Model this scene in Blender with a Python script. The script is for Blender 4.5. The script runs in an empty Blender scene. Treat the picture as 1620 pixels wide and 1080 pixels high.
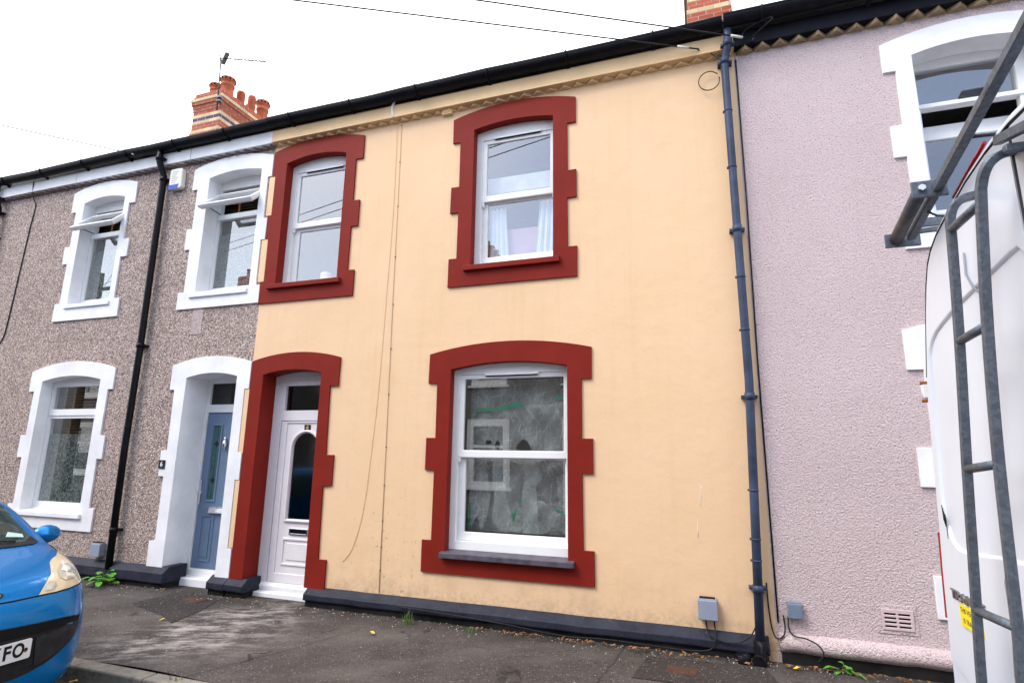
import bpy, bmesh, math, random
from mathutils import Vector, Matrix
from mathutils.geometry import tessellate_polygon
from mathutils.bvhtree import BVHTree
R = math.radians
SC = bpy.context.scene
COL = SC.collection
rnd = random.Random(7)

# ------------------------------------------------------------------ camera, sky, sun, exposure
cam = bpy.data.cameras.new("camera"); co = bpy.data.objects.new("camera", cam); COL.objects.link(co)
right = Vector((0.94611956, 0.32351377, 0.01402229)); up = Vector((0.05120432, -0.19222504, 0.98001411))
fwd = Vector((-0.31974349, 0.92649251, 0.19843317))
co.matrix_world = Matrix(((right.x, up.x, -fwd.x, 0), (right.y, up.y, -fwd.y, -5.4), (right.z, up.z, -fwd.z, 1.62), (0, 0, 0, 1)))
cam.sensor_width = 36; cam.lens = 880.81 / 1620 * 36; cam.clip_start = 0.05; cam.clip_end = 600
SC.camera = co
SUN_EL, SUN_AZ = R(50), R(225)          # azimuth clockwise from +Y
w = bpy.data.worlds.new("World"); SC.world = w; w.use_nodes = True
nt = w.node_tree; N = nt.nodes; L = nt.links
for n in list(N): N.remove(n)
out = N.new("ShaderNodeOutputWorld"); bg1 = N.new("ShaderNodeBackground"); bg2 = N.new("ShaderNodeBackground")
sky = N.new("ShaderNodeTexSky"); sky.sky_type = 'NISHITA'; sky.sun_disc = False
sky.sun_elevation = SUN_EL; sky.sun_rotation = SUN_AZ; sky.air_density = 1.0; sky.dust_density = 1.5
mix = N.new("ShaderNodeMixShader"); tc = N.new("ShaderNodeTexCoord")
noi = N.new("ShaderNodeTexNoise"); noi.inputs["Scale"].default_value = 2.2; noi.inputs["Detail"].default_value = 5
sep = N.new("ShaderNodeSeparateXYZ")
mr = N.new("ShaderNodeMapRange"); mr.inputs[1].default_value = 0.0; mr.inputs[2].default_value = -0.75
mr.inputs[3].default_value = 0.97; mr.inputs[4].default_value = 0.12       # cloud cover thins behind the camera
mr2 = N.new("ShaderNodeMapRange"); mr2.inputs[1].default_value = 0.3; mr2.inputs[2].default_value = 0.7
mr2.inputs[3].default_value = -0.18; mr2.inputs[4].default_value = 0.18
ad = N.new("ShaderNodeMath"); ad.operation = 'ADD'; ad.use_clamp = True
bg1.inputs[1].default_value = 0.15
bg2.inputs[0].default_value = (0.98, 0.985, 1.0, 1); bg2.inputs[1].default_value = 1.05
L.new(sky.outputs[0], bg1.inputs[0]); L.new(tc.outputs["Generated"], noi.inputs["Vector"]); L.new(tc.outputs["Generated"], sep.inputs[0])
L.new(sep.outputs["Y"], mr.inputs[0]); L.new(noi.outputs["Fac"], mr2.inputs[0]); L.new(mr.outputs[0], ad.inputs[0]); L.new(mr2.outputs[0], ad.inputs[1])
L.new(ad.outputs[0], mix.inputs[0]); L.new(bg1.outputs[0], mix.inputs[1]); L.new(bg2.outputs[0], mix.inputs[2]); L.new(mix.outputs[0], out.inputs[0])
sd = bpy.data.lights.new("sun", 'SUN'); sd.energy = 0.9; sd.angle = R(24); sd.color = (1, 0.96, 0.9)
so = bpy.data.objects.new("sun", sd); COL.objects.link(so)
sdir = Vector((math.sin(SUN_AZ) * math.cos(SUN_EL), math.cos(SUN_AZ) * math.cos(SUN_EL), math.sin(SUN_EL)))
so.rotation_euler = sdir.to_track_quat('Z', 'Y').to_euler(); so.location = (0, -20, 30)
SC.view_settings.view_transform = 'Standard'; SC.view_settings.look = 'None'
SC.view_settings.exposure = 1.47; SC.view_settings.gamma = 1

# ------------------------------------------------------------------ materials
def new_mat(name):
    m = bpy.data.materials.new(name); m.use_nodes = True
    nt = m.node_tree; b = nt.nodes["Principled BSDF"]; b.inputs["Specular IOR Level"].default_value = 0.22
    return m, nt, b
def nn(nt, t, **kw):
    n = nt.nodes.new(t)
    for k, v in kw.items(): setattr(n, k, v)
    return n
def pos(nt, scale=1.0):
    g = nn(nt, "ShaderNodeNewGeometry")
    if scale == 1.0: return g.outputs["Position"]
    v = nn(nt, "ShaderNodeVectorMath", operation='SCALE'); v.inputs["Scale"].default_value = scale
    nt.links.new(g.outputs["Position"], v.inputs[0]); return v.outputs[0]
def noise(nt, scale, detail=4, rough=0.55, vec=None):
    n = nn(nt, "ShaderNodeTexNoise"); n.inputs["Scale"].default_value = scale; n.inputs["Detail"].default_value = detail
    n.inputs["Roughness"].default_value = rough
    nt.links.new(vec if vec is not None else pos(nt), n.inputs["Vector"]); return n.outputs["Fac"]
def ramp(nt, fac, stops, interp='LINEAR'):
    r = nn(nt, "ShaderNodeValToRGB"); r.color_ramp.interpolation = interp
    e = r.color_ramp.elements
    while len(e) < len(stops): e.new(0.5)
    for i, (p, c) in enumerate(stops):
        e[i].position = p; e[i].color = (c[0], c[1], c[2], 1) if not isinstance(c, (int, float)) else (c, c, c, 1)
    nt.links.new(fac, r.inputs[0]); return r.outputs[0]
def mixc(nt, fac, a, b, mode='MIX'):
    m = nn(nt, "ShaderNodeMix", data_type='RGBA', blend_type=mode)
    def put(i, v):
        if isinstance(v, (int, float)): m.inputs[i].default_value = v
        elif isinstance(v, tuple): m.inputs[i].default_value = (v[0], v[1], v[2], 1)
        else: nt.links.new(v, m.inputs[i])
    put(0, fac); put(6, a); put(7, b); return m.outputs[2]
def mth(nt, op, a, b=None, clamp=False):
    m = nn(nt, "ShaderNodeMath", operation=op, use_clamp=clamp)
    for i, v in enumerate((a, b)):
        if v is None: continue
        if isinstance(v, (int, float)): m.inputs[i].default_value = v
        else: nt.links.new(v, m.inputs[i])
    return m.outputs[0]
def bump(nt, b, h, strength=0.3, dist=0.01):
    n = nn(nt, "ShaderNodeBump"); n.inputs["Strength"].default_value = strength; n.inputs["Distance"].default_value = dist
    nt.links.new(h, n.inputs["Height"]); nt.links.new(n.outputs[0], b.inputs["Normal"])
def zrange(nt, z0, z1):
    s = nn(nt, "ShaderNodeSeparateXYZ"); nt.links.new(pos(nt), s.inputs[0])
    m = nn(nt, "ShaderNodeMapRange"); m.inputs[1].default_value = z0; m.inputs[2].default_value = z1; m.inputs[3].default_value = 1; m.inputs[4].default_value = 0
    nt.links.new(s.outputs["Z"], m.inputs[0]); return m.outputs[0]
def spot(nt, c, r):
    d = nn(nt, "ShaderNodeVectorMath", operation='DISTANCE'); d.inputs[1].default_value = c
    nt.links.new(pos(nt), d.inputs[0])
    m = nn(nt, "ShaderNodeMapRange"); m.interpolation_type = 'SMOOTHSTEP'; m.inputs[1].default_value = 0; m.inputs[2].default_value = r; m.inputs[3].default_value = 1; m.inputs[4].default_value = 0
    nt.links.new(d.outputs["Value"], m.inputs[0]); return m.outputs[0]

def plain(name, col, rough=0.6, var=0.12, vscale=6, metallic=0, bmp=0.0, bscale=80, coat=0, spec=None):
    m, nt, b = new_mat(name)
    f = noise(nt, vscale, 5)
    lo = tuple(c * (1 - var) for c in col); hi = tuple(min(1, c * (1 + var)) for c in col)
    nt.links.new(ramp(nt, f, [(0.3, lo), (0.7, hi)]), b.inputs["Base Color"])
    b.inputs["Roughness"].default_value = rough; b.inputs["Metallic"].default_value = metallic
    if spec is not None: b.inputs["Specular IOR Level"].default_value = spec
    if coat: b.inputs["Coat Weight"].default_value = coat; b.inputs["Coat Roughness"].default_value = 0.05
    if bmp: bump(nt, b, noise(nt, bscale, 4), bmp, 0.005)
    return m

def cream_mat():
    m, nt, b = new_mat("cream masonry paint")
    base = ramp(nt, noise(nt, 1.3, 6), [(0.3, (0.755, 0.515, 0.305)), (0.7, (0.79, 0.545, 0.34))])
    base = mixc(nt, mth(nt, 'MULTIPLY', ramp(nt, noise(nt, 7, 6, 0.7), [(0.55, 0), (0.8, 1)]), 0.22), base, (0.66, 0.44, 0.25))
    mp = nn(nt, "ShaderNodeMapping"); mp.inputs["Scale"].default_value = (9, 9, 0.5); nt.links.new(pos(nt), mp.inputs[0])
    base = mixc(nt, mth(nt, 'MULTIPLY', ramp(nt, noise(nt, 1, 6, 0.65, mp.outputs[0]), [(0.52, 0), (0.75, 1)]), 0.16), base, (0.58, 0.38, 0.21))
    # splash dirt and green-grey bloom low on the wall, chips
    low = mth(nt, 'MULTIPLY', zrange(nt, 0.15, 0.75), ramp(nt, noise(nt, 5, 7, 0.7), [(0.45, 0), (0.72, 1)]))
    base = mixc(nt, mth(nt, 'MULTIPLY', low, 0.55), base, (0.42, 0.30, 0.19))
    edge = mth(nt, 'MULTIPLY', zrange(nt, 0.17, 0.34), ramp(nt, noise(nt, 22, 5, 0.7), [(0.4, 0), (0.65, 1)]))
    base = mixc(nt, mth(nt, 'MULTIPLY', edge, 0.6), base, (0.30, 0.23, 0.16))
    mask = mth(nt, 'ADD', spot(nt, (-3.25, 0, 0.75), 0.75), spot(nt, (-3.1, 0, 0.35), 0.5), True)
    chips = mth(nt, 'MULTIPLY', mask, ramp(nt, noise(nt, 16, 6, 0.7), [(0.60, 0), (0.64, 1)]))
    base = mixc(nt, mth(nt, 'MULTIPLY', chips, 0.75), base, (0.34, 0.22, 0.16))
    nt.links.new(base, b.inputs["Base Color"]); b.inputs["Roughness"].default_value = 0.75
    h = mth(nt, 'ADD', mth(nt, 'MULTIPLY', noise(nt, 5, 4), 1.6), mth(nt, 'MULTIPLY', noise(nt, 90, 4), 0.25))
    h = mth(nt, 'SUBTRACT', h, mth(nt, 'MULTIPLY', chips, 0.2))
    bump(nt, b, h, 0.35, 0.012); return m
def pebble_mat():
    m, nt, b = new_mat("pebble dash")
    v = nn(nt, "ShaderNodeTexVoronoi"); v.inputs["Scale"].default_value = 72; nt.links.new(pos(nt), v.inputs["Vector"])
    s = nn(nt, "ShaderNodeSeparateXYZ"); nt.links.new(v.outputs["Color"], s.inputs[0])
    c = ramp(nt, s.outputs[0], [(0.0, (0.035, 0.026, 0.025)), (0.11, (0.17, 0.12, 0.115)), (0.25, (0.36, 0.265, 0.235)), (0.48, (0.53, 0.41, 0.375)), (0.70, (0.66, 0.535, 0.495)), (0.87, (0.88, 0.79, 0.76)), (0.97, (0.52, 0.32, 0.15))], 'CONSTANT')
    gap = ramp(nt, v.outputs["Distance"], [(0.45, 1.0), (0.85, 0.5)])
    c = mixc(nt, 1.0, c, gap, 'MULTIPLY')
    c = mixc(nt, 0.35, c, ramp(nt, noise(nt, 1.2, 5), [(0.3, (0.30, 0.235, 0.198)), (0.7, (0.46, 0.37, 0.315))]))
    st = mth(nt, 'MULTIPLY', spot(nt, (-5.85, 0, 3.4), 0.75), ramp(nt, noise(nt, 4, 5), [(0.4, 0), (0.7, 1)]))
    c = mixc(nt, mth(nt, 'MULTIPLY', st, 0.4), c, (0.22, 0.17, 0.13))
    low = mth(nt, 'MULTIPLY', zrange(nt, 0.1, 0.9), ramp(nt, noise(nt, 3, 5), [(0.35, 0), (0.7, 1)]))
    c = mixc(nt, mth(nt, 'MULTIPLY', low, 0.35), c, (0.16, 0.12, 0.105))
    nt.links.new(c, b.inputs["Base Color"]); b.inputs["Roughness"].default_value = 0.85
    bump(nt, b, mth(nt, 'MULTIPLY', v.outputs["Distance"], -1.0), 0.9, 0.012); return m
def rough_mat(name, c1, c2, bs=1.0):
    m, nt, b = new_mat(name)
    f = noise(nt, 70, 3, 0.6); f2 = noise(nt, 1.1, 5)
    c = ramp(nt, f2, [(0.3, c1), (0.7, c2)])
    c = mixc(nt, ramp(nt, f, [(0.34, 0.8), (0.44, 0.0)]), c, tuple(x * 0.45 for x in c1))  # dark pits put crevice shade into the base colour
    nt.links.new(c, b.inputs["Base Color"]); b.inputs["Roughness"].default_value = 0.85
    v = nn(nt, "ShaderNodeTexVoronoi"); v.inputs["Scale"].default_value = 62
    wv = nn(nt, "ShaderNodeVectorMath", operation='ADD'); sc = nn(nt, "ShaderNodeVectorMath", operation='SCALE'); sc.inputs["Scale"].default_value = 0.03
    nz = nn(nt, "ShaderNodeTexNoise"); nz.inputs["Scale"].default_value = 25; nt.links.new(pos(nt), nz.inputs["Vector"])
    nt.links.new(nz.outputs["Color"], sc.inputs[0]); nt.links.new(pos(nt), wv.inputs[0]); nt.links.new(sc.outputs[0], wv.inputs[1]); nt.links.new(pos(nt), v.inputs["Vector"])
    h = mth(nt, 'ADD', mth(nt, 'MULTIPLY', v.outputs["Distance"], -0.25), mth(nt, 'MULTIPLY', noise(nt, 75, 3, 0.65), 1.5))
    h = mth(nt, 'ADD', h, mth(nt, 'MULTIPLY', noise(nt, 30, 3), 0.5))
    bump(nt, b, h, 0.9 * bs, 0.024); return m
def paint_mat(name, col, chip=(0.5, 0.4, 0.35), amount=0.5, rough=0.55):
    m, nt, b = new_mat(name)
    lo = tuple(c * 0.88 for c in col); hi = tuple(min(0.9, c * 1.08) for c in col)
    c = ramp(nt, noise(nt, 2.5, 6), [(0.3, lo), (0.7, hi)])
    ch = ramp(nt, noise(nt, 26, 7, 0.75), [(0.705, 0), (0.725, 1)])
    c = mixc(nt, mth(nt, 'MULTIPLY', mth(nt, 'MULTIPLY', ch, zrange(nt, 1.3, 0.2) if amount > 0.6 else 1.0), amount), c, chip)
    dirt = mth(nt, 'MULTIPLY', ramp(nt, noise(nt, 9, 6, 0.7), [(0.55, 0), (0.8, 1)]), 0.12)
    c = mixc(nt, dirt, c, tuple(x * 0.5 for x in col))
    nt.links.new(c, b.inputs["Base Color"]); b.inputs["Roughness"].default_value = rough; b.inputs["Specular IOR Level"].default_value = 0.1
    bump(nt, b, mth(nt, 'ADD', noise(nt, 8, 4), mth(nt, 'MULTIPLY', noise(nt, 120, 3), 0.2)), 0.25, 0.008); return m
def plinth_mat():
    m, nt, b = new_mat("navy bitumen plinth paint")
    c = ramp(nt, noise(nt, 6, 6), [(0.3, (0.014, 0.016, 0.026)), (0.7, (0.03, 0.033, 0.05))])
    c = mixc(nt, mth(nt, 'MULTIPLY', ramp(nt, noise(nt, 19, 7, 0.8), [(0.64, 0), (0.67, 1)]), 0.6), c, (0.32, 0.27, 0.25))
    nt.links.new(c, b.inputs["Base Color"]); b.inputs["Roughness"].default_value = 0.5; b.inputs["Specular IOR Level"].default_value = 0.15
    bump(nt, b, noise(nt, 30, 6), 0.5, 0.01); return m
def brick_mat(name, col, mort=(0.36, 0.30, 0.25)):
    m, nt, b = new_mat(name)
    s = nn(nt, "ShaderNodeSeparateXYZ"); nt.links.new(pos(nt), s.inputs[0])
    cx = nn(nt, "ShaderNodeCombineXYZ"); nt.links.new(mth(nt, 'ADD', s.outputs["X"], s.outputs["Y"]), cx.inputs[0]); nt.links.new(s.outputs["Z"], cx.inputs[1])
    t = nn(nt, "ShaderNodeTexBrick"); t.inputs["Scale"].default_value = 1; t.inputs["Brick Width"].default_value = 0.225; t.inputs["Row Height"].default_value = 0.075
    t.inputs["Mortar Size"].default_value = 0.006; t.inputs["Color1"].default_value = (*[c * 0.8 for c in col], 1); t.inputs["Color2"].default_value = (*[min(1, c * 1.15) for c in col], 1)
    t.inputs["Mortar"].default_value = (*mort, 1); nt.links.new(cx.outputs[0], t.inputs["Vector"])
    c = mixc(nt, mth(nt, 'MULTIPLY', ramp(nt, noise(nt, 9, 6, 0.7), [(0.55, 0), (0.75, 1)]), 0.35), t.outputs["Color"], tuple(x * 0.4 for x in col))
    nt.links.new(c, b.inputs["Base Color"]); b.inputs["Roughness"].default_value = 0.85
    bump(nt, b, mth(nt, 'SUBTRACT', noise(nt, 60, 3), t.outputs["Fac"]), 0.4, 0.006); return m
def tarmac_mat(name, k=1.0, scuff=True):
    m, nt, b = new_mat(name)
    f = noise(nt, 1.1, 6)
    c = ramp(nt, f, [(0.3, (0.044 * k, 0.0365 * k, 0.034 * k)), (0.7, (0.088 * k, 0.075 * k, 0.070 * k))])
    v = nn(nt, "ShaderNodeTexVoronoi"); v.inputs["Scale"].default_value = 75; nt.links.new(pos(nt), v.inputs["Vector"])
    s = nn(nt, "ShaderNodeSeparateXYZ"); nt.links.new(v.outputs["Color"], s.inputs[0])
    sp = mth(nt, 'MULTIPLY', ramp(nt, s.outputs[0], [(0.86, 0), (0.92, 1)]), ramp(nt, v.outputs["Distance"], [(0.25, 1), (0.5, 0)]))
    c = mixc(nt, mth(nt, 'MULTIPLY', sp, 0.6), c, (0.34, 0.32, 0.30))
    dk = mth(nt, 'MULTIPLY', ramp(nt, s.outputs[1], [(0.75, 0), (0.85, 1)]), 0.5)
    c = mixc(nt, dk, c, (0.02, 0.018, 0.018))
    c = mixc(nt, mth(nt, 'MULTIPLY', ramp(nt, noise(nt, 2.3, 6, 0.7), [(0.5, 0), (0.75, 1)]), 0.5), c, (0.032, 0.027, 0.024))
    if scuff:
        mk = mth(nt, 'ADD', spot(nt, (-4.55, -1.5, 0), 0.75), spot(nt, (-4.15, -1.15, 0), 0.8), True)
        mk = mth(nt, 'ADD', mk, mth(nt, 'MULTIPLY', spot(nt, (-4.75, -0.75, 0), 0.55), 0.8), True)
        mk = mth(nt, 'ADD', mk, spot(nt, (-4.35, -0.35, 0), 0.75), True)
        mp = nn(nt, "ShaderNodeMapping", vector_type='TEXTURE'); mp.inputs["Scale"].default_value = (1.0, 0.42, 1); mp.inputs["Rotation"].default_value = (0, 0, R(30)); nt.links.new(pos(nt), mp.inputs[0])
        wn = noise(nt, 3.2, 8, 0.75, mp.outputs[0])
        c = mixc(nt, mth(nt, 'MULTIPLY', mth(nt, 'MULTIPLY', mk, ramp(nt, wn, [(0.46, 0), (0.62, 1)])), 0.9), c, (0.36, 0.335, 0.315))
        # wide lighter worn bands and faint old joint lines
        c = mixc(nt, mth(nt, 'MULTIPLY', ramp(nt, noise(nt, 0.8, 5, 0.6, mp.outputs[0]), [(0.48, 0), (0.7, 1)]), 0.5), c, (0.135, 0.12, 0.11))
        cr = nn(nt, "ShaderNodeTexVoronoi"); cr.feature = 'DISTANCE_TO_EDGE'; cr.inputs["Scale"].default_value = 1.15
        wv = nn(nt, "ShaderNodeVectorMath", operation='ADD'); sc = nn(nt, "ShaderNodeVectorMath", operation='SCALE'); sc.inputs["Scale"].default_value = 0.22
        nz = nn(nt, "ShaderNodeTexNoise"); nz.inputs["Scale"].default_value = 4; nz.inputs["Detail"].default_value = 5; nt.links.new(pos(nt), nz.inputs["Vector"])
        nt.links.new(nz.outputs["Color"], sc.inputs[0]); nt.links.new(pos(nt), wv.inputs[0]); nt.links.new(sc.outputs[0], wv.inputs[1]); nt.links.new(wv.outputs[0], cr.inputs["Vector"])
        ck = mth(nt, 'MULTIPLY', ramp(nt, cr.outputs["Distance"], [(0.004, 1), (0.014, 0)]), ramp(nt, noise(nt, 1.7, 4), [(0.5, 0), (0.6, 1)]))
        c = mixc(nt, mth(nt, 'MULTIPLY', ck, 0.75), c, (0.014, 0.012, 0.011))
        sx_ = nn(nt, "ShaderNodeSeparateXYZ"); nt.links.new(pos(nt), sx_.inputs[0])
        for c0, sl in ((-2.95, 0.35), (-0.72, 0.1), (-5.05, 0.9)):
            d_ = mth(nt, 'ABSOLUTE', mth(nt, 'ADD', mth(nt, 'SUBTRACT', mth(nt, 'SUBTRACT', sx_.outputs["X"], c0), mth(nt, 'MULTIPLY', sx_.outputs["Y"], sl)), mth(nt, 'MULTIPLY', noise(nt, 6, 3), 0.06)))
            c = mixc(nt, mth(nt, 'MULTIPLY', ramp(nt, d_, [(0.004, 1), (0.012, 0)]), 0.6), c, (0.016, 0.013, 0.012))
        # grime line where the pavement meets the wall
        sy = nn(nt, "ShaderNodeSeparateXYZ"); nt.links.new(pos(nt), sy.inputs[0])
        my = nn(nt, "ShaderNodeMapRange"); my.inputs[1].default_value = -0.45; my.inputs[2].default_value = -0.08; nt.links.new(sy.outputs["Y"], my.inputs[0])
        c = mixc(nt, mth(nt, 'MULTIPLY', mth(nt, 'MULTIPLY', my.outputs[0], ramp(nt, noise(nt, 5, 6, 0.7), [(0.35, 0), (0.6, 1)])), 0.7), c, (0.025, 0.021, 0.017))
    nt.links.new(c, b.inputs["Base Color"]); b.inputs["Roughness"].default_value = 0.8
    bump(nt, b, mth(nt, 'ADD', mth(nt, 'MULTIPLY', v.outputs["Distance"], -0.5), mth(nt, 'MULTIPLY', noise(nt, 3, 5), 1.5)), 0.5, 0.01); return m
def glass_mat(name, refl=1.9, tint=(0.82, 0.86, 0.85), rough=0.0, wav=0.0):
    m, nt, b = new_mat(name); nt.nodes.remove(b)
    o = nt.nodes["Material Output"]
    fr = nn(nt, "ShaderNodeFresnel"); fr.inputs[0].default_value = 1.5
    f = mth(nt, 'ADD', mth(nt, 'MULTIPLY', mth(nt, 'SUBTRACT', fr.outputs[0], 0.04), 1.5), 0.04 * refl, True)
    ge = nn(nt, "ShaderNodeNewGeometry"); f = mth(nt, 'MULTIPLY', f, mth(nt, 'SUBTRACT', 1.0, ge.outputs["Backfacing"]))
    tr = nn(nt, "ShaderNodeBsdfTransparent"); tr.inputs[0].default_value = (*tint, 1)
    gl = nn(nt, "ShaderNodeBsdfGlossy"); gl.inputs["Roughness"].default_value = rough
    if wav:
        bp = nn(nt, "ShaderNodeBump"); bp.inputs["Strength"].default_value = wav; bp.inputs["Distance"].default_value = 0.02
        nt.links.new(noise(nt, 1.6, 1), bp.inputs["Height"]); nt.links.new(bp.outputs[0], gl.inputs["Normal"])
    mx = nn(nt, "ShaderNodeMixShader"); nt.links.new(f, mx.inputs[0]); nt.links.new(tr.outputs[0], mx.inputs[1]); nt.links.new(gl.outputs[0], mx.inputs[2])
    nt.links.new(mx.outputs[0], o.inputs[0]); return m
def film_mat():
    m, nt, b = new_mat("privacy film"); o = nt.nodes["Material Output"]; nt.nodes.remove(b)
    v = nn(nt, "ShaderNodeTexVoronoi"); v.inputs["Scale"].default_value = 55; nt.links.new(pos(nt), v.inputs["Vector"])
    s = nn(nt, "ShaderNodeSeparateXYZ"); nt.links.new(v.outputs["Color"], s.inputs[0])
    d = nn(nt, "ShaderNodeBsdfDiffuse"); d.inputs[0].default_value = (0.42, 0.46, 0.45, 1)
    t = nn(nt, "ShaderNodeBsdfTransparent"); t.inputs[0].default_value = (0.75, 0.8, 0.8, 1)
    mx = nn(nt, "ShaderNodeMixShader"); nt.links.new(ramp(nt, s.outputs[0], [(0.25, 0.1), (0.75, 0.55)]), mx.inputs[0]); nt.links.new(t.outputs[0], mx.inputs[1]); nt.links.new(d.outputs[0], mx.inputs[2])
    nt.links.new(mx.outputs[0], o.inputs[0]); return m
def plastic_mat():
    m, nt, b = new_mat("thin dust sheet"); o = nt.nodes["Material Output"]; nt.nodes.remove(b)
    d = nn(nt, "ShaderNodeBsdfDiffuse"); d.inputs[0].default_value = (0.88, 0.88, 0.86, 1)
    tl = nn(nt, "ShaderNodeBsdfTranslucent"); tl.inputs[0].default_value = (0.7, 0.7, 0.7, 1)
    g = nn(nt, "ShaderNodeBsdfGlossy"); g.inputs["Roughness"].default_value = 0.25
    t = nn(nt, "ShaderNodeBsdfTransparent")
    m0 = nn(nt, "ShaderNodeMixShader"); m0.inputs[0].default_value = 0.15; nt.links.new(d.outputs[0], m0.inputs[1]); nt.links.new(tl.outputs[0], m0.inputs[2])
    m1 = nn(nt, "ShaderNodeMixShader"); m1.inputs[0].default_value = 0.12; nt.links.new(m0.outputs[0], m1.inputs[1]); nt.links.new(g.outputs[0], m1.inputs[2])
    base = ramp(nt, noise(nt, 4.5, 3, 0.5), [(0.3, 0.22), (0.5, 0.36), (0.7, 0.60)])
    f = base
    for rot, sc_ in ((32, (32, 32, 2.6)), (-38, (28, 28, 2.4)), (80, (30, 30, 3.0)), (6, (36, 36, 2.2))):      # fine stretched creases in several directions
        mp = nn(nt, "ShaderNodeMapping", vector_type='TEXTURE'); mp.inputs["Scale"].default_value = tuple(1 / q for q in sc_); mp.inputs["Rotation"].default_value = (0, R(rot), 0); nt.links.new(pos(nt), mp.inputs[0])
        cr = ramp(nt, noise(nt, 1.0, 2, 0.5, mp.outputs[0]), [(0.60, 0.0), (0.65, 1.0), (0.68, 0.1)])
        f = mth(nt, 'ADD', f, mth(nt, 'MULTIPLY', cr, 0.22), True)
    mx = nn(nt, "ShaderNodeMixShader"); nt.links.new(f, mx.inputs[0]); nt.links.new(t.outputs[0], mx.inputs[1]); nt.links.new(m1.outputs[0], mx.inputs[2])
    nt.links.new(mx.outputs[0], o.inputs[0]); return m
def car_paint(name, col, rough=0.25, flake=True):
    m, nt, b = new_mat(name)
    c = ramp(nt, noise(nt, 400, 2), [(0.3, tuple(x * 0.85 for x in col)), (0.7, tuple(min(1, x * 1.15) for x in col))])
    nt.links.new(c, b.inputs["Base Color"]); b.inputs["Roughness"].default_value = rough
    b.inputs["Metallic"].default_value = 0.55 if flake else 0.0
    b.inputs["Coat Weight"].default_value = 0.4; b.inputs["Coat Roughness"].default_value = 0.04
    return m
def van_paint():
    m, nt, b = new_mat("dirty white van paint")
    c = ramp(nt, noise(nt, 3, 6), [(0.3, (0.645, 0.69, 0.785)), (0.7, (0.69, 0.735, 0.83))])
    sp = ramp(nt, noise(nt, 45, 6, 0.8), [(0.72, 0), (0.745, 1)])
    c = mixc(nt, mth(nt, 'MULTIPLY', sp, 0.55), c, (0.30, 0.27, 0.25))
    mp = nn(nt, "ShaderNodeMapping"); mp.inputs["Scale"].default_value = (6, 14, 0.8); nt.links.new(pos(nt), mp.inputs[0])
    c = mixc(nt, mth(nt, 'MULTIPLY', ramp(nt, noise(nt, 1, 5, 0.6, mp.outputs[0]), [(0.5, 0), (0.75, 1)]), 0.12), c, (0.60, 0.60, 0.61))
    nt.links.new(c, b.inputs["Base Color"]); b.inputs["Roughness"].default_value = 0.32
    b.inputs["Coat Weight"].default_value = 0.4; b.inputs["Coat Roughness"].default_value = 0.12
    return m
def galv_mat():
    m, nt, b = new_mat("galvanised steel")
    v = nn(nt, "ShaderNodeTexVoronoi"); v.inputs["Scale"].default_value = 80; nt.links.new(pos(nt), v.inputs["Vector"])
    s = nn(nt, "ShaderNodeSeparateXYZ"); nt.links.new(v.outputs["Color"], s.inputs[0])
    c = ramp(nt, s.outputs[0], [(0, (0.105, 0.125, 0.155)), (1, (0.16, 0.185, 0.225))])
    c = mixc(nt, mth(nt, 'MULTIPLY', ramp(nt, noise(nt, 12, 6, 0.7), [(0.52, 0), (0.7, 1)]), 0.6), c, (0.10, 0.09, 0.085))
    nt.links.new(c, b.inputs["Base Color"]); b.inputs["Metallic"].default_value = 0.55; b.inputs["Roughness"].default_value = 0.5
    return m
def kerb_mat():
    m, nt, b = new_mat("kerb stone")
    c = ramp(nt, noise(nt, 3, 6), [(0.3, (0.16, 0.145, 0.125)), (0.7, (0.28, 0.255, 0.225))])
    c = mixc(nt, mth(nt, 'MULTIPLY', ramp(nt, noise(nt, 14, 6, 0.75), [(0.5, 0), (0.65, 1)]), 0.6), c, (0.07, 0.065, 0.05))
    nt.links.new(c, b.inputs["Base Color"]); b.inputs["Roughness"].default_value = 0.85
    bump(nt, b, noise(nt, 40, 6), 0.6, 0.01); return m
def leaf_mat(name, c1, c2):
    m, nt, b = new_mat(name)
    nt.links.new(ramp(nt, noise(nt, 30, 3), [(0.3, c1), (0.7, c2)]), b.inputs["Base Color"])
    b.inputs["Roughness"].default_value = 0.5; return m
def slate_mat():
    m, nt, b = new_mat("roof slate")
    s = nn(nt, "ShaderNodeSeparateXYZ"); nt.links.new(pos(nt), s.inputs[0])
    cx = nn(nt, "ShaderNodeCombineXYZ"); nt.links.new(s.outputs["X"], cx.inputs[0]); nt.links.new(s.outputs["Y"], cx.inputs[1])
    t = nn(nt, "ShaderNodeTexBrick"); t.inputs["Scale"].default_value = 1; t.inputs["Brick Width"].default_value = 0.3; t.inputs["Row Height"].default_value = 0.2; t.inputs["Mortar Size"].default_value = 0.006
    t.inputs["Color1"].default_value = (0.07, 0.07, 0.08, 1); t.inputs["Color2"].default_value = (0.11, 0.11, 0.125, 1); t.inputs["Mortar"].default_value = (0.02, 0.02, 0.02, 1)
    nt.links.new(cx.outputs[0], t.inputs["Vector"]); nt.links.new(t.outputs["Color"], b.inputs["Base Color"]); b.inputs["Roughness"].default_value = 0.6
    return m

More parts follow.
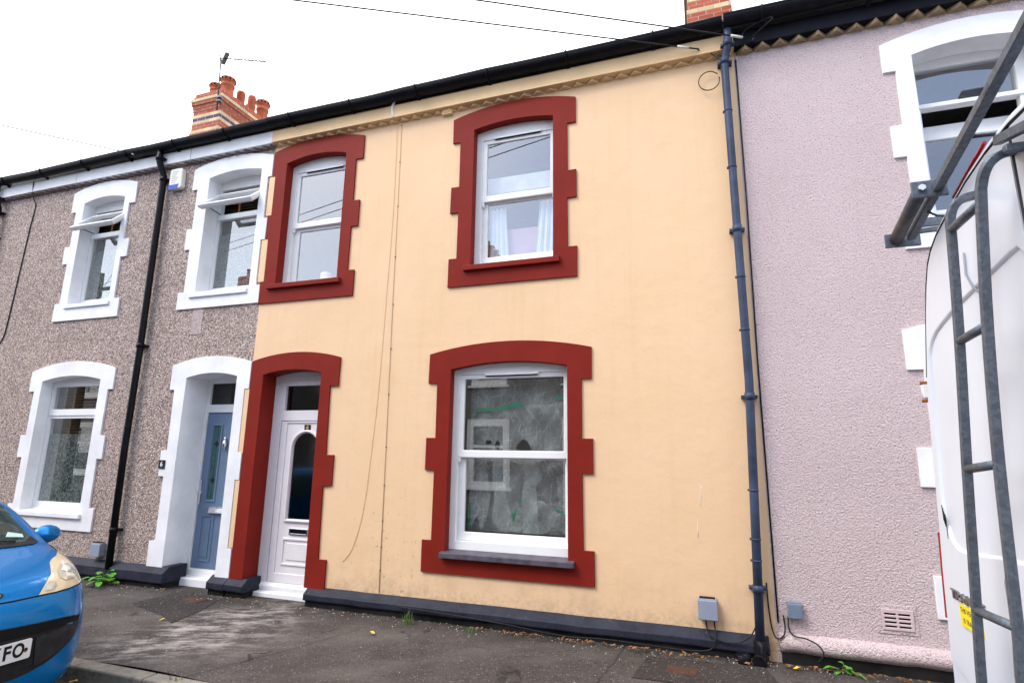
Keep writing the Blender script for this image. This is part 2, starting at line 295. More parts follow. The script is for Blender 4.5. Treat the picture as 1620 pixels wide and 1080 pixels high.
M = dict(
    cream=cream_mat(), pebble=pebble_mat(),
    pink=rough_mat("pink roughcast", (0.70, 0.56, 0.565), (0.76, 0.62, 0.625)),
    greyrender=rough_mat("grey street render", (0.16, 0.155, 0.15), (0.22, 0.21, 0.205), 0.5),
    red=paint_mat("oxide red paint", (0.205, 0.017, 0.0105), (0.55, 0.42, 0.36), 0.7),
    white=paint_mat("white stone paint", (0.80, 0.80, 0.82), (0.5, 0.47, 0.44), 0.35),
    upvc=plain("white upvc", (0.80, 0.80, 0.80), 0.3, 0.03, 8),
    doorwhite=plain("white door panel", (0.78, 0.75, 0.77), 0.35, 0.03, 8),
    creamtrim=paint_mat("cream trim paint", (0.74, 0.52, 0.29), (0.4, 0.3, 0.2), 0.5),
    whitetrim=paint_mat("white trim paint", (0.74, 0.74, 0.75), (0.4, 0.38, 0.36), 0.5),
    tantrim=plain("mossy buff brick", (0.30, 0.22, 0.13), 0.85, 0.4, 12, bmp=0.5),
    pebtrim=plain("grey brick dentils", (0.20, 0.15, 0.14), 0.85, 0.3, 12, bmp=0.4),
    plinth=plinth_mat(), darkbase=plain("dark base and shadow gap", (0.018, 0.017, 0.017), 0.8, 0.5, 6, bmp=0.6, bscale=40, spec=0.1),
    slatesill=plain("slate sill", (0.085, 0.075, 0.095), 0.5, 0.35, 10, bmp=0.2),
    black=plain("black gutter plastic", (0.006, 0.006, 0.009), 0.4, 0.4, 10, spec=0.12),
    bluepipe=plain("weathered blue grey downpipe", (0.04, 0.056, 0.10), 0.45, 0.35, 5, bmp=0.1),
    bluedoor=plain("blue composite door", (0.15, 0.215, 0.32), 0.45, 0.08, 4, bmp=0.08, bscale=150),
    chrome=plain("worn chrome", (0.7, 0.7, 0.7), 0.2, 0.1, 20, metallic=1.0),
    brass=plain("gold numerals", (0.75, 0.52, 0.16), 0.35, 0.1, 20, metallic=0.7),
    glass=glass_mat("window glass", 6.5, (0.90, 0.93, 0.93), 0.0, 0.02), clear=glass_mat("car glass", 1.6, (0.55, 0.62, 0.60)),
    dglass=glass_mat("door glass", 1.3, (0.25, 0.28, 0.28), 0.08), film=film_mat(), tealglass=plain("teal leaded glass", (0.06, 0.135, 0.13), 0.12, 0.25, 14),
    lead=plain("lead came", (0.02, 0.025, 0.03), 0.4), plastic=plastic_mat(),
    tape=plain("green masking tape", (0.02, 0.33, 0.17), 0.5, 0.15, 20),
    room=plain("interior plaster", (0.22, 0.21, 0.2), 0.9), floorb=plain("interior floor", (0.08, 0.06, 0.05), 0.8),
    curtain=plain("white curtain cloth", (0.82, 0.84, 0.88), 0.9, 0.05), pinkcloth=plain("pink blind cloth", (0.62, 0.40, 0.50), 0.9, 0.06), bandwhite=plain("white pelmet", (0.8, 0.78, 0.8), 0.8),
    wood=plain("wooden blind slats", (0.22, 0.13, 0.07), 0.5, 0.2, 12), ladder_tape=plain("orange blind tape", (0.42, 0.16, 0.035), 0.7),
    wax=plain("cream candle wax", (0.75, 0.62, 0.42), 0.5), 
    brick=brick_mat("red chimney brick", (0.38, 0.085, 0.045)), brickc=brick_mat("cream chimney brick", (0.60, 0.45, 0.26)), brickp=brick_mat("purple chimney brick", (0.10, 0.06, 0.12)),
    pot=plain("terracotta pot", (0.40, 0.105, 0.05), 0.8, 0.25, 14), slate=slate_mat(),
    tarmac=tarmac_mat("pavement tarmac"), patch=tarmac_mat("newer tarmac patch", 0.55, False), road=tarmac_mat("road asphalt", 0.62, False), kerb=kerb_mat(),
    rust=plain("rusty iron cover", (0.075, 0.035, 0.024), 0.7, 0.3, 30, bmp=0.5, bscale=60),
    greybox=plain("grey plastic box", (0.26, 0.29, 0.37), 0.45, 0.06, 8), greybox2=plain("blue grey metal box", (0.16, 0.20, 0.27), 0.5, 0.12, 14),
    alarmw=plain("ivory alarm cover", (0.74, 0.72, 0.66), 0.4, 0.04), alarmb=plain("blue alarm band", (0.01, 0.09, 0.55), 0.3, 0.05), faint=plain("faint grey print", (0.45, 0.44, 0.42), 0.6),
    cable=plain("black cable", (0.012, 0.012, 0.013), 0.5), creamcable=paint_mat("painted over cable", (0.66, 0.45, 0.265), (0.3, 0.2, 0.14), 0.8), clip=plain("brown cable clip", (0.16, 0.09, 0.05), 0.7),
    galv=galv_mat(), van=van_paint(), seal=plain("black rubber seal", (0.012, 0.012, 0.013), 0.55), roller=plain("grey roller", (0.085, 0.085, 0.095), 0.45, 0.25, 20),
    redlens=plain("red lens", (0.28, 0.006, 0.012), 0.15), yellow=plain("yellow sticker", (0.85, 0.68, 0.02), 0.45, 0.04), ink=plain("black print", (0.012, 0.012, 0.012), 0.5),
    rusty=plain("rust streak", (0.24, 0.09, 0.02), 0.8, 0.3, 40), 
    blue=car_paint("blue car paint", (0.0, 0.17, 0.50)), trim=plain("black car plastic", (0.014, 0.014, 0.016), 0.5, 0.3, 30, bmp=0.15, bscale=200), tyre=plain("tyre rubber", (0.015, 0.015, 0.015), 0.8),
    lens=plain("yellowed headlamp lens", (0.52, 0.43, 0.285), 0.15, 0.08, 9, coat=1.0), reflector=plain("lamp reflector", (0.75, 0.72, 0.6), 0.12, 0.1, 20, metallic=0.9),
    plate=plain("number plate white", (0.70, 0.70, 0.72), 0.35, 0.03), black_slate=plain("slate plaque", (0.02, 0.022, 0.03), 0.4),
    weed=leaf_mat("dock leaves", (0.05, 0.20, 0.02), (0.12, 0.34, 0.045)), weed2=leaf_mat("grass blades", (0.07, 0.15, 0.03), (0.16, 0.24, 0.06)),
    deadleaf=leaf_mat("dead leaves", (0.10, 0.045, 0.018), (0.33, 0.14, 0.04)), yleaf=leaf_mat("yellow leaf", (0.62, 0.36, 0.02), (0.75, 0.5, 0.05)), stonebit=leaf_mat("pale grit", (0.25, 0.22, 0.19), (0.55, 0.5, 0.45)),
    alu=plain("aerial aluminium", (0.05, 0.05, 0.055), 0.5, 0.2, 20, metallic=0.2), pole=plain("creosoted pole", (0.07, 0.05, 0.035), 0.85), 
    ventpink=plain("pink air brick", (0.58, 0.45, 0.47), 0.8, 0.08, 20), gap=plain("dark void", (0.006, 0.006, 0.006), 0.9),
    bird=plain("bird sticker", (0.10, 0.16, 0.26), 0.5), badge=plain("chrome badge", (0.22, 0.22, 0.24), 0.3, 0.1, 20, metallic=0.8), groove=plain("panel gap", (0.10, 0.10, 0.11), 0.7))

# ------------------------------------------------------------------ mesh helper
class MB:
    def __init__(s): s.v = []; s.f = []; s.m = []; s.sm = []
    def add(s, verts, faces, mi=0, smooth=False):
        o = len(s.v); s.v += [tuple(p) for p in verts]
        for f in faces: s.f.append([i + o for i in f]); s.m.append(mi); s.sm.append(smooth)
    def box(s, x0, x1, y0, y1, z0, z1, mi=0):
        v = [(x, y, z) for x in (x0, x1) for y in (y0, y1) for z in (z0, z1)]
        s.add(v, [(0, 1, 3, 2), (4, 6, 7, 5), (0, 4, 5, 1), (2, 3, 7, 6), (0, 2, 6, 4), (1, 5, 7, 3)], mi); return s
    def obox(s, c, ax, ay, az, mi=0):
        c, ax, ay, az = Vector(c), Vector(ax), Vector(ay), Vector(az)
        v = [c + i * ax + j * ay + k * az for i in (-1, 1) for j in (-1, 1) for k in (-1, 1)]
        s.add(v, [(0, 1, 3, 2), (4, 6, 7, 5), (0, 4, 5, 1), (2, 3, 7, 6), (0, 2, 6, 4), (1, 5, 7, 3)], mi); return s
    def prism(s, outer, holes=(), a=0, b=1, mi=0, fn=None):
        fn = fn or (lambda p, t: (p[0], t, p[1]))
        loops = [list(outer)] + [list(h) for h in holes]
        tris = tessellate_polygon([[Vector((p[0], p[1], 0)) for p in l] for l in loops])
        flat = [p for l in loops for p in l]
        s.add([fn(p, a) for p in flat], tris, mi); s.add([fn(p, b) for p in flat], [t[::-1] for t in tris], mi)
        for l in loops:
            n = len(l); s.add([fn(p, a) for p in l] + [fn(p, b) for p in l], [(i, (i + 1) % n, n + (i + 1) % n, n + i) for i in range(n)], mi)
        return s
    def tube(s, path, r, n=8, mi=0, caps=True, sq=False):
        P = [Vector(p) for p in path]; rings = []; ref = None
        for i, p in enumerate(P):
            d = (P[min(i + 1, len(P) - 1)] - P[max(i - 1, 0)]).normalized()
            if ref is None:
                ref = Vector((0, 0, 1)) if abs(d.z) < 0.9 else Vector((1, 0, 0))
            u = (ref - d * ref.dot(d)).normalized(); ref = u; v = d.cross(u)
            rr = r[i] if isinstance(r, (list, tuple)) else r
            off = math.pi / 4 if sq else 0
            rings.append([p + (u * math.cos(off + 2 * math.pi * k / n) + v * math.sin(off + 2 * math.pi * k / n)) * rr for k in range(n)])
        vs = [q for rg in rings for q in rg]; fs = []
        for i in range(len(P) - 1):
            for k in range(n): fs.append((i * n + k, i * n + (k + 1) % n, (i + 1) * n + (k + 1) % n, (i + 1) * n + k))
        s.add(vs, fs, mi, not sq)
        if caps: s.add(rings[0], [tuple(range(n))[::-1]], mi); s.add(rings[-1], [tuple(range(n))], mi)
        return s
    def lathe(s, c, prof, n=20, mi=0):
        vs = []; fs = []
        for r, z in prof:
            for k in range(n): vs.append((c[0] + r * math.cos(2 * math.pi * k / n), c[1] + r * math.sin(2 * math.pi * k / n), c[2] + z))
        for i in range(len(prof) - 1):
            for k in range(n): fs.append((i * n + k, i * n + (k + 1) % n, (i + 1) * n + (k + 1) % n, (i + 1) * n + k))
        s.add(vs, fs, mi, True); return s
    def build(s, name, mats, parent=None, bevel=0.0, seg=2, recalc=True, weld=True):
        if not isinstance(mats, (list, tuple)): mats = [mats]
        xs = [p[0] for p in s.v]; ys = [p[1] for p in s.v]; zs = [p[2] for p in s.v]
        c = Vector(((min(xs) + max(xs)) / 2, (min(ys) + max(ys)) / 2, min(zs)))
        me = bpy.data.meshes.new(name)
        me.from_pydata([Vector(p) - c for p in s.v], [], s.f)
        for m in mats: me.materials.append(m)
        for p, mi, sm in zip(me.polygons, s.m, s.sm): p.material_index = mi; p.use_smooth = sm
        bm = bmesh.new(); bm.from_mesh(me)
        if weld: bmesh.ops.remove_doubles(bm, verts=bm.verts, dist=0.0002)
        if recalc: bmesh.ops.recalc_face_normals(bm, faces=bm.faces)
        bm.to_mesh(me); bm.free(); me.update()
        o = bpy.data.objects.new(name, me); COL.objects.link(o)
        if parent is not None:
            o.parent = parent; o.location = c - wloc(parent)
        else: o.location = c
        if bevel:
            b = o.modifiers.new("bevel", 'BEVEL'); b.width = bevel; b.segments = seg; b.limit_method = 'ANGLE'; b.angle_limit = R(40); b.harden_normals = False
        return o
def wloc(o):
    l = o.location.copy()
    while o.parent: o = o.parent; l += o.location
    return l
def tag(o, label, cat, group=None):
    o["label"] = label; o["category"] = cat
    if group: o["group"] = group
    return o
def thing(name, loc, label, cat, group=None):
    o = bpy.data.objects.new(name, None); COL.objects.link(o); o.location = loc; o.empty_display_size = 0.2
    return tag(o, label, cat, group)
def struct(o): o["kind"] = "structure"; return o
def text(s, size, mat, parent, name, mtx, ext=0.0015, align='CENTER', sx=1.0, bold=0.0):
    cu = bpy.data.curves.new(name, 'FONT'); cu.body = s; cu.size = size; cu.align_x = align; cu.align_y = 'CENTER'; cu.extrude = ext; cu.offset = bold
    to = bpy.data.objects.new(name, cu); COL.objects.link(to)
    dg = bpy.context.evaluated_depsgraph_get(); dg.update()
    me = bpy.data.meshes.new_from_object(to.evaluated_get(dg)); bpy.data.objects.remove(to); bpy.data.curves.remove(cu)
    me.transform(Matrix.Diagonal((sx, 1, 1, 1))); mt = mtx.copy(); t = mt.to_translation(); mt.translation = (0, 0, 0); me.transform(mt)
    me.materials.clear(); me.materials.append(mat); me.name = name
    o = bpy.data.objects.new(name, me); COL.objects.link(o)
    if parent is not None: o.parent = parent; o.location = t - wloc(parent)
    else: o.location = t
    return o
FRONT = Matrix(((1, 0, 0, 0), (0, 0, -1, 0), (0, 1, 0, 0), (0, 0, 0, 1)))     # reads from the street
def at(m, p): m = m.copy(); m.translation = p; return m

# ------------------------------------------------------------------ survey helpers (facade units -> metres)
K = 5.4 / 4.7
def X(u): return u * K
def Z(u): return u * K + 1.62
def arc(xl, xr, zs, za, n=14):      # from right spring over to left spring
    xc = (xl + xr) / 2; hw = (xr - xl) / 2; rise = max(za - zs, 0.001); r = (hw * hw + rise * rise) / (2 * rise); zc = za - r
    a0 = math.asin(hw / r)
    return [(xc + r * math.sin(a0 - 2 * a0 * i / n), zc + r * math.cos(a0 - 2 * a0 * i / n)) for i in range(n + 1)]
def opening(xl, xr, zb, zs, za, grow=0.0, gb=None):
    gb = grow if gb is None else gb
    return [(xl - grow, zb - gb), (xr + grow, zb - gb)] + arc(xl - grow, xr + grow, zs + grow * 0.7, za + grow)
def jag(v): return v + rnd.uniform(-0.004, 0.004)
def surround_outline(ml, bl, mr_, br, bands, top, za):
    """ml/mr main edges, bl/br quoin edges, bands=[(z0,z1)..] rising, the last one carries the arch; top=arch spring z"""
    pts = [(bl, bands[0][0]), (br, bands[0][0])]
    for i, (z0, z1) in enumerate(bands):
        if i: pts += [(jag(mr_), z0), (jag(br), z0)]
        if i < len(bands) - 1: pts += [(jag(br), z1), (jag(mr_), z1)]
    pts += arc(bl, br, top, za)
    for i in range(len(bands) - 1, -1, -1):
        z0, z1 = bands[i]
        if i < len(bands) - 1: pts += [(jag(ml), z1), (jag(bl), z1)]
        if i: pts += [(jag(bl), z0), (jag(ml), z0)]
    return pts
def rect(x0, x1, z0, z1): return [(x0, z0), (x1, z0), (x1, z1), (x0, z1)]

def sill(parent, x0, x1, y0, y1, z0, z1, mat, name="sill"):
    mb = MB()
    prof = [(y0, z0), (y0, z1 - 0.006), (y1, z1 + 0.012), (y1, z0)]
    mb.prism(prof, (), x0, x1, fn=lambda p, t: (t, p[0], p[1]))
    return mb.build(name, mat, parent, bevel=0.006)
def pane(parent, x0, x1, z0, z1, y, mat, name="pane"):
    mb = MB(); mb.box(x0, x1, y, y + 0.006, z0, z1); return mb.build(name, mat, parent)
def rail_curve(x0, x1): pass

def sash_window(house, op, e, up_, lo_, frame_b, vent=None, name="window"):
    """box sash: outer frame with two lights, upper sash in front of the lower one"""
    xl, xr, zb, zs, za = op
    mb = MB()
    o = opening(xl, xr, frame_b, zs, za, 0.03, 0.0)
    ox0, ox1 = up_[0] - 0.055, up_[1] + 0.055
    mb.prism(o, [rect(ox0, ox1, lo_[2] - 0.085, up_[3] + 0.05)], e + 0.002, e + 0.10)
    win = mb.build(name, M['upvc'], house, bevel=0.005)
    def sash(r, y, tb, tt, side):
        m = MB(); m.prism(rect(ox0 - 0.001, ox1 + 0.001, r[2] - tb, r[3] + tt), [rect(r[0], r[1], r[2], r[3])], y, y + 0.04)
        m.build("sash", M['upvc'], win, bevel=0.006)
        pane(win, r[0] - 0.004, r[1] + 0.004, r[2] - 0.004, r[3] + 0.004, y + 0.018, M['glass'])
    sash(up_, e + 0.012, 0.075, 0.049, 0)
    sash(lo_, e + 0.054, 0.084, 0.05, 0)
    for xx in (ox0 + 0.004, ox1 - 0.03):
        h = MB(); h.prism([(xx, up_[2] - 0.07), (xx + 0.026, up_[2] - 0.07), (xx + 0.022, up_[2] - 0.11), (xx + 0.008, up_[2] - 0.135), (xx, up_[2] - 0.12)], (), e + 0.014, e + 0.05)
        h.build("sash_horn", M['upvc'], win, bevel=0.003)
    if vent:
        v = MB(); v.box(vent[0], vent[1], e - 0.012, e + 0.006, vent[2] - 0.012, vent[2] + 0.010); v.box(vent[0] + 0.01, vent[1] - 0.01, e - 0.008, e + 0.006, vent[2] - 0.022, vent[2] - 0.012, 1)
        v.build("trickle_vent", [M['upvc'], M['gap']], win, bevel=0.003)
    return win

def dentils(house, x0, x1, z0, z1, mat, period=0.155, depth=0.07):
    mb = MB(); x = x0 + 0.02
    while x < x1 - 0.05:
        a, b = x, min(x + period, x1 - 0.001); p = (a + b) / 2 + rnd.uniform(-0.006, 0.006); d = depth * rnd.uniform(0.9, 1.05)
        mb.prism([(a, 0.04), (b, 0.04), (b, 0.0), (p, -d), (a, 0.0)], (), z0 + rnd.uniform(-.003, .003), z1, fn=lambda q, t: (q[0], q[1], t)); x += period
    return mb.build("dentil_course", mat, house)
def gutter(house, x0, x1, yc, zc, r, mat):
    mb = MB(); n = 12
    ring = []
    for k in range(n + 1): a = math.pi + math.pi * k / n; ring.append((math.cos(a) * r, math.sin(a) * r))
    ring += [(r, 0.012), (r - 0.006, 0.012)]
    for k in range(n + 1): a = 2 * math.pi - math.pi * k / n; ring.append((math.cos(a) * (r - 0.006), math.sin(a) * (r - 0.006)))
    ring += [(-r + 0.006, 0.018), (-r - 0.004, 0.018), (-r - 0.004, 0.0)]
    m = len(ring); nx = max(2, int((x1 - x0) / 0.5)); vs = []; fs = []
    for i in range(nx + 1):
        x = x0 + (x1 - x0) * i / nx; dz = 0.006 * math.sin(x * 2.1) + 0.004 * math.sin(x * 5.3)
        vs += [(x, yc + p[0], zc + dz + p[1]) for p in ring]
    for i in range(nx):
        for k in range(m): fs.append((i * m + k, i * m + (k + 1) % m, (i + 1) * m + (k + 1) % m, (i + 1) * m + k))
    mb.add(vs, fs, 0, False)
    # brackets and union clips
    x = x0 + 0.35
    while x < x1:
        arcp = [(x, yc + math.cos(math.pi + math.pi * k / 8) * (r + 0.006), zc + math.sin(math.pi + math.pi * k / 8) * (r + 0.006)) for k in range(9)]
        mb.tube([(x, yc - r - 0.008, zc + 0.02)] + arcp + [(x, yc + r + 0.008, zc + 0.02)], 0.011, 6)
        mb.prism([(yc + r * 0.2, zc - r - 0.002), (yc + r + 0.02, zc - r + 0.004), (yc + r + 0.02, zc - r - 0.05)], (), x - 0.02, x + 0.02, fn=lambda p, t: (t, p[0], p[1]))
        x += 0.92
    return mb.build("gutter", mat, house, recalc=True)
def plinth(house, x0, x1, zt, depth, mat, back=0.26, low=0.055):
    mb = MB()
    prof = [(back, zt + 0.004), (-0.004, zt + 0.004), (-depth * 0.75, zt - 0.045), (-depth, zt - 0.06), (-depth, low + 0.012), (-depth + 0.012, low), (back, low)]
    n = max(1, int((x1 - x0) / 0.25)); vs = []; fs = []; m = len(prof)
    for i in range(n + 1):
        x = x0 + (x1 - x0) * i / n; j = rnd.uniform(-0.005, 0.005)
        vs += [(x, p[0] + (j if p[0] < 0 else 0), p[1] + j * 0.7) for p in prof]
    for i in range(n):
        for k in range(m): fs.append((i * m + k, i * m + (k + 1) % m, (i + 1) * m + (k + 1) % m, (i + 1) * m + k))
    fs.append(tuple(range(m))[::-1]); fs.append(tuple(n * m + k for k in range(m)))
    mb.add(vs, fs)
    mb.box(x0 + 0.012, x1 - 0.012, -depth + 0.03, back - 0.01, -0.15, low + 0.01, 1)
    return mb.build("plinth", [mat, M['darkbase']], house, bevel=0.008)

EAVE = 5.72
def shell(house, x0, x1, holes, mat, top=EAVE):
    mb = MB(); mb.prism(rect(x0, x1, -0.15, top), holes, 0.0, 0.27)
    wl = mb.build("wall", mat, house)
    b = MB()
    b.box(x0 + 0.002, x0 + 0.10, 0.275, 7.0, -0.1, top); b.box(x1 - 0.10, x1 - 0.002, 0.275, 7.0, -0.1, top)
    b.box(x0 + 0.1, x1 - 0.1, 6.9, 7.0, -0.1, top)
    b.box(x0 + 0.1, x1 - 0.1, 4.2, 4.3, 0.0, top - 0.3)
    b.box(x0 + 0.1, x1 - 0.1, 0.275, 6.9, 2.75, 3.0, 1); b.box(x0 + 0.1, x1 - 0.1, 0.275, 6.9, 5.52, 5.6); b.box(x0 + 0.1, x1 - 0.1, 0.275, 6.9, -0.1, 0.03, 1)
    b.build("interior", [M['room'], M['floorb']], house)
    return wl
def roof(house, x0, x1):
    mb = MB(); yr, zr = 3.5, 5.98 + 3.62 * math.tan(R(32))
    prof = [(-0.12, 5.955), (yr, zr), (7.12, 5.955), (7.12, 5.93), (yr, zr - 0.05), (-0.12, 5.93)]
    mb.prism(prof, (), x0, x1, fn=lambda p, t: (t, p[0], p[1]))
    mb.tube([(x0, yr, zr + 0.01), (x1, yr, zr + 0.01)], 0.09, 10)
    return mb.build("roof", M['slate'], house)

# ------------------------------------------------------------------ ground
def sheet(name, x0, x1, y0, y1, z, mat, nx=1, ny=1, fz=None):
    mb = MB(); vs = []; fs = []
    for i in range(nx + 1):
        for j in range(ny + 1):
            x = x0 + (x1 - x0) * i / nx; y = y0 + (y1 - y0) * j / ny; vs.append((x, y, z + (fz(x, y) if fz else 0)))
    for i in range(nx):
        for j in range(ny): a = i * (ny + 1) + j; fs.append((a, a + ny + 1, a + ny + 2, a + 1))
    mb.add(vs, fs, 0, True); return struct(mb.build(name, mat))
KY = -1.95
sheet("ground", -300, 300, -300, 300, -0.4, M['road'])
sheet("road", -60, 60, -8.2, KY - 0.13, -0.11, M['road'])
def pz(x, y): return 0.010 * math.sin(x * 1.7 + y * 2.3) + 0.006 * math.sin(x * 4.1 - y * 3.0) - 0.006 if y < -0.15 else -0.004
sheet("pavement", -12, 8, KY, 0.3, 0.0, M['tarmac'], 160, 24, pz)
mb = MB(); mb.add([(-60, KY, -0.01), (-12, KY, -0.01), (-12, 0.3, -0.01), (-60, 0.3, -0.01), (8, KY, -0.01), (60, KY, -0.01), (60, 0.3, -0.01), (8, 0.3, -0.01)], [(0, 1, 2, 3), (4, 5, 6, 7)])
struct(mb.build("pavement", M['tarmac']))
mb = MB(); mb.add([(-60, -8.2, 0), (60, -8.2, 0), (60, -10.1, 0), (-60, -10.1, 0), (-60, -8.2, -0.12), (60, -8.2, -0.12)], [(0, 1, 2, 3), (0, 1, 5, 4)])
struct(mb.build("pavement", M['tarmac']))
def patch(poly):
    bm = bmesh.new(); bv = [bm.verts.new((x, y, 0)) for x, y in poly]
    for t in tessellate_polygon([[Vector((x, y, 0)) for x, y in poly]]): bm.faces.new([bv[i] for i in t])
    for _ in range(4): bmesh.ops.subdivide_edges(bm, edges=bm.edges, cuts=1); bmesh.ops.triangulate(bm, faces=bm.faces)
    for v in bm.verts: v.co.z = pz(v.co.x, v.co.y) + 0.0045
    mb = MB(); bm.verts.index_update(); mb.add([v.co[:] for v in bm.verts], [[v.index for v in f.verts] for f in bm.faces], 0, True); bm.free()
    return struct(mb.build("pavement_patch", M['patch']))
patch([(-5.90, -0.66), (-5.80, -0.12), (-5.24, -0.12), (-4.98, -0.62), (-4.86, -1.06), (-5.25, -0.86)])
patch([(-0.62, -0.75), (-0.55, -0.20), (0.35, -0.20), (0.5, -0.75)])
mb = MB(); x = -14.0
while x < 9:
    ln = 0.915; d = rnd.uniform(-0.006, 0.006)
    mb.box(x + 0.005, x + ln - 0.005, KY - 0.128 + d * 0.5, KY + 0.002, -0.25, 0.004 + d); x += ln
struct(mb.build("kerb", M['kerb'], bevel=0.014))

# ------------------------------------------------------------------ cream house (door 4)
XB0, XB1 = X(-4.572), X(0.408)
cream = thing("terraced_house", ((XB0 + XB1) / 2, 0, 0), "cream rendered house with oxide red window and door surrounds, door number 4", "house")
OP = dict(g=(-2.545, -1.273, 0.652, 2.501, 2.566), u=(-2.356, -1.4155, 3.640, 5.303, 5.352), l=(-5.016, -4.104, 3.655, 5.322, 5.386), d=(-5.055, -4.21, 0.0, 2.526, 2.578))
holes = [opening(*OP[k], 0.06) if k != 'd' else opening(*OP[k], 0.06, 0.14) for k in OP]
shell(cream, XB0, XB1, holes, M['cream'])
def ring_surround(house, outer, op, e, mat, name="window_surround", y0=-0.022):
    mb = MB(); mb.prism(outer, [opening(*op)], y0, e); return mb.build(name, mat, house, bevel=0.006)
b3 = lambda *z: [(Z(a), Z(b)) for a, b in z]
ring_surround(cream, surround_outline(X(-2.35), X(-2.44), X(-.981), X(-.891), b3((-1.024, -.755), (-.15, .139), (.643, .92)), Z(.92), Z(1.012)), OP['g'], 0.077, M['red'])
ring_surround(cream, surround_outline(X(-2.198), X(-2.285), X(-1.095), X(-1.010), b3((1.569, 1.855), (2.332, 2.608), (3.095, 3.36)), Z(3.36), Z(3.45)), OP['u'], 0.084, M['red'])
# left upper surround: straight-ish left edge against the neighbour
lo = [(X(-4.574), Z(1.578)), (X(-3.362), Z(1.578)), (X(-3.362), Z(1.857)), (X(-3.445), Z(1.86)), (X(-3.443), Z(2.341)), (X(-3.358), Z(2.341)), (X(-3.357), Z(2.637)), (X(-3.440), Z(2.637)), (X(-3.442), Z(3.121)), (X(-3.352), Z(3.121))]
lo += arc(X(-4.560), X(-3.352), Z(3.392), Z(3.478)) + [(X(-4.560), Z(3.09)), (X(-4.519), Z(3.09)), (X(-4.519), Z(2.608)), (X(-4.566), Z(2.606)), (X(-4.566), Z(2.33)), (X(-4.530), Z(2.33)), (X(-4.524), Z(1.83)), (X(-4.574), Z(1.82))]
ring_surround(cream, lo, OP['l'], 0.101, M['red'])
dl, dr = OP['d'][0], OP['d'][1]
do = [(dr, Z(-1.26)), (X(-3.437), Z(-1.26)), (X(-3.437), Z(-.998)), (X(-3.530), Z(-1.0)), (X(-3.541), Z(-.328)), (X(-3.441), Z(-.320)), (X(-3.441), Z(-.03)), (X(-3.534), Z(-.029)), (X(-3.547), Z(.647)), (X(-3.449), Z(.649))]
do += arc(X(-4.562), X(-3.447), Z(.940), Z(1.016)) + [(X(-4.562), Z(-1.25)), (dl, Z(-1.25))] + arc(dl, dr, OP['d'][3], OP['d'][4])[::-1]
mb = MB(); mb.prism(do, (), -0.022, 0.211); mb.build("door_surround", M['red'], cream, bevel=0.006)
# cream strips painted onto the neighbour between the quoins
for a, b, x0, x1 in ((2.612, 3.088, -4.604, -4.521), (1.83, 2.328, -4.618, -4.532), (-.027, .640, -4.626, -4.5632), (-.964, -.298, -4.622, -4.5632)):
    mb = MB(); mb.box(X(x0), X(x1), -0.016, 0.02, Z(a), Z(b)); mb.build("painted_strip", M['cream'], cream, bevel=0.004)
sill(cream, X(-2.281) * .985, X(-1.066) * .985, -0.085, 0.078, 0.598, 0.655, M['slatesill'], "window_sill")
sill(cream, X(-2.138) * .99, X(-1.176) * .99, -0.065, 0.085, Z(1.722) - .01, Z(1.764) + .006, M['red'], "window_sill")
sill(cream, X(-4.503) * .99, X(-3.553) * .99, -0.065, 0.102, Z(1.737) - .01, Z(1.779) + .006, M['red'], "window_sill")
wg = sash_window(cream, OP['g'], 0.077, (-2.425, -1.335, 1.657, 2.405), (-2.405, -1.333, 0.833, 1.572), 0.665, (-2.19, -1.595, 2.449))
wu = sash_window(cream, OP['u'], 0.084, (-2.232, -1.477, 4.512, 5.158), (-2.225, -1.458, 3.785, 4.415), 3.690, (-2.144, -1.578, 5.215))
wl_ = sash_window(cream, OP['l'], 0.101, (-4.890, -4.170, 4.525, 5.180), (-4.860, -4.17, 3.748, 4.410), 3.665, (-4.80, -4.22, 5.23))
# front door 4
E = 0.211
mb = MB(); fo = [(dl - 0.03, 0.02), (dr + 0.16, 0.02)] + [(dr + 0.16, 2.50)] + arc(dl - 0.03, dr + 0.04, OP['d'][3] - 0.005, OP['d'][4] + 0.012)
mb.prism(fo, [rect(-4.893, -4.19, 2.108, 2.412), rect(-4.925, -4.165, 0.125, 1.985)], E + 0.002, E + 0.08)
door = mb.build("front_door", M['doorwhite'], cream, bevel=0.006)
pane(door, -4.90, -4.185, 2.10, 2.42, E + 0.04, M['dglass'], "transom_pane")
DC = -4.535
ah = [(DC - .183, .840), (DC + .183, .840)] + [(DC + .183 * math.cos(math.pi * k / 16), 1.655 + .183 * math.sin(math.pi * k / 16)) for k in range(17)]
mb = MB(); mb.prism(rect(-4.917, -4.172, 0.132, 1.978), [ah], E + 0.018, E + 0.06)
mb.prism(rect(-4.917, -4.172, 0.132, 1.978), [rect(-4.83, -4.25, 0.235, 1.955)], E + 0.006, E + 0.02)
leaf = mb.build("door_leaf", M['doorwhite'], door, bevel=0.005)
def grow_arch(g): return [(DC - .183 - g, .840 - g), (DC + .183 + g, .840 - g)] + [(DC + (.183 + g) * math.cos(math.pi * k / 16), 1.655 + (.183 + g) * math.sin(math.pi * k / 16)) for k in range(17)]
mb = MB(); mb.prism(grow_arch(0.038), [grow_arch(0.004)], E + 0.002, E + 0.02); mb.prism(grow_arch(0.026), [grow_arch(0.012)], E - 0.006, E + 0.004)
mb.build("glass_moulding", M['doorwhite'], door, bevel=0.004)
mb = MB(); mb.prism(ah, (), E + 0.03, E + 0.036); mb.build("arched_pane", M['dglass'], door)
mb = MB()
mb.prism(rect(DC - .222, DC + .222, .325, .627), [rect(DC - .197, DC + .197, .350, .602)], E + 0.006, E + 0.02)
mb.prism(rect(DC - .150, DC + .150, .385, .570), (), E + 0.010, E + 0.02)
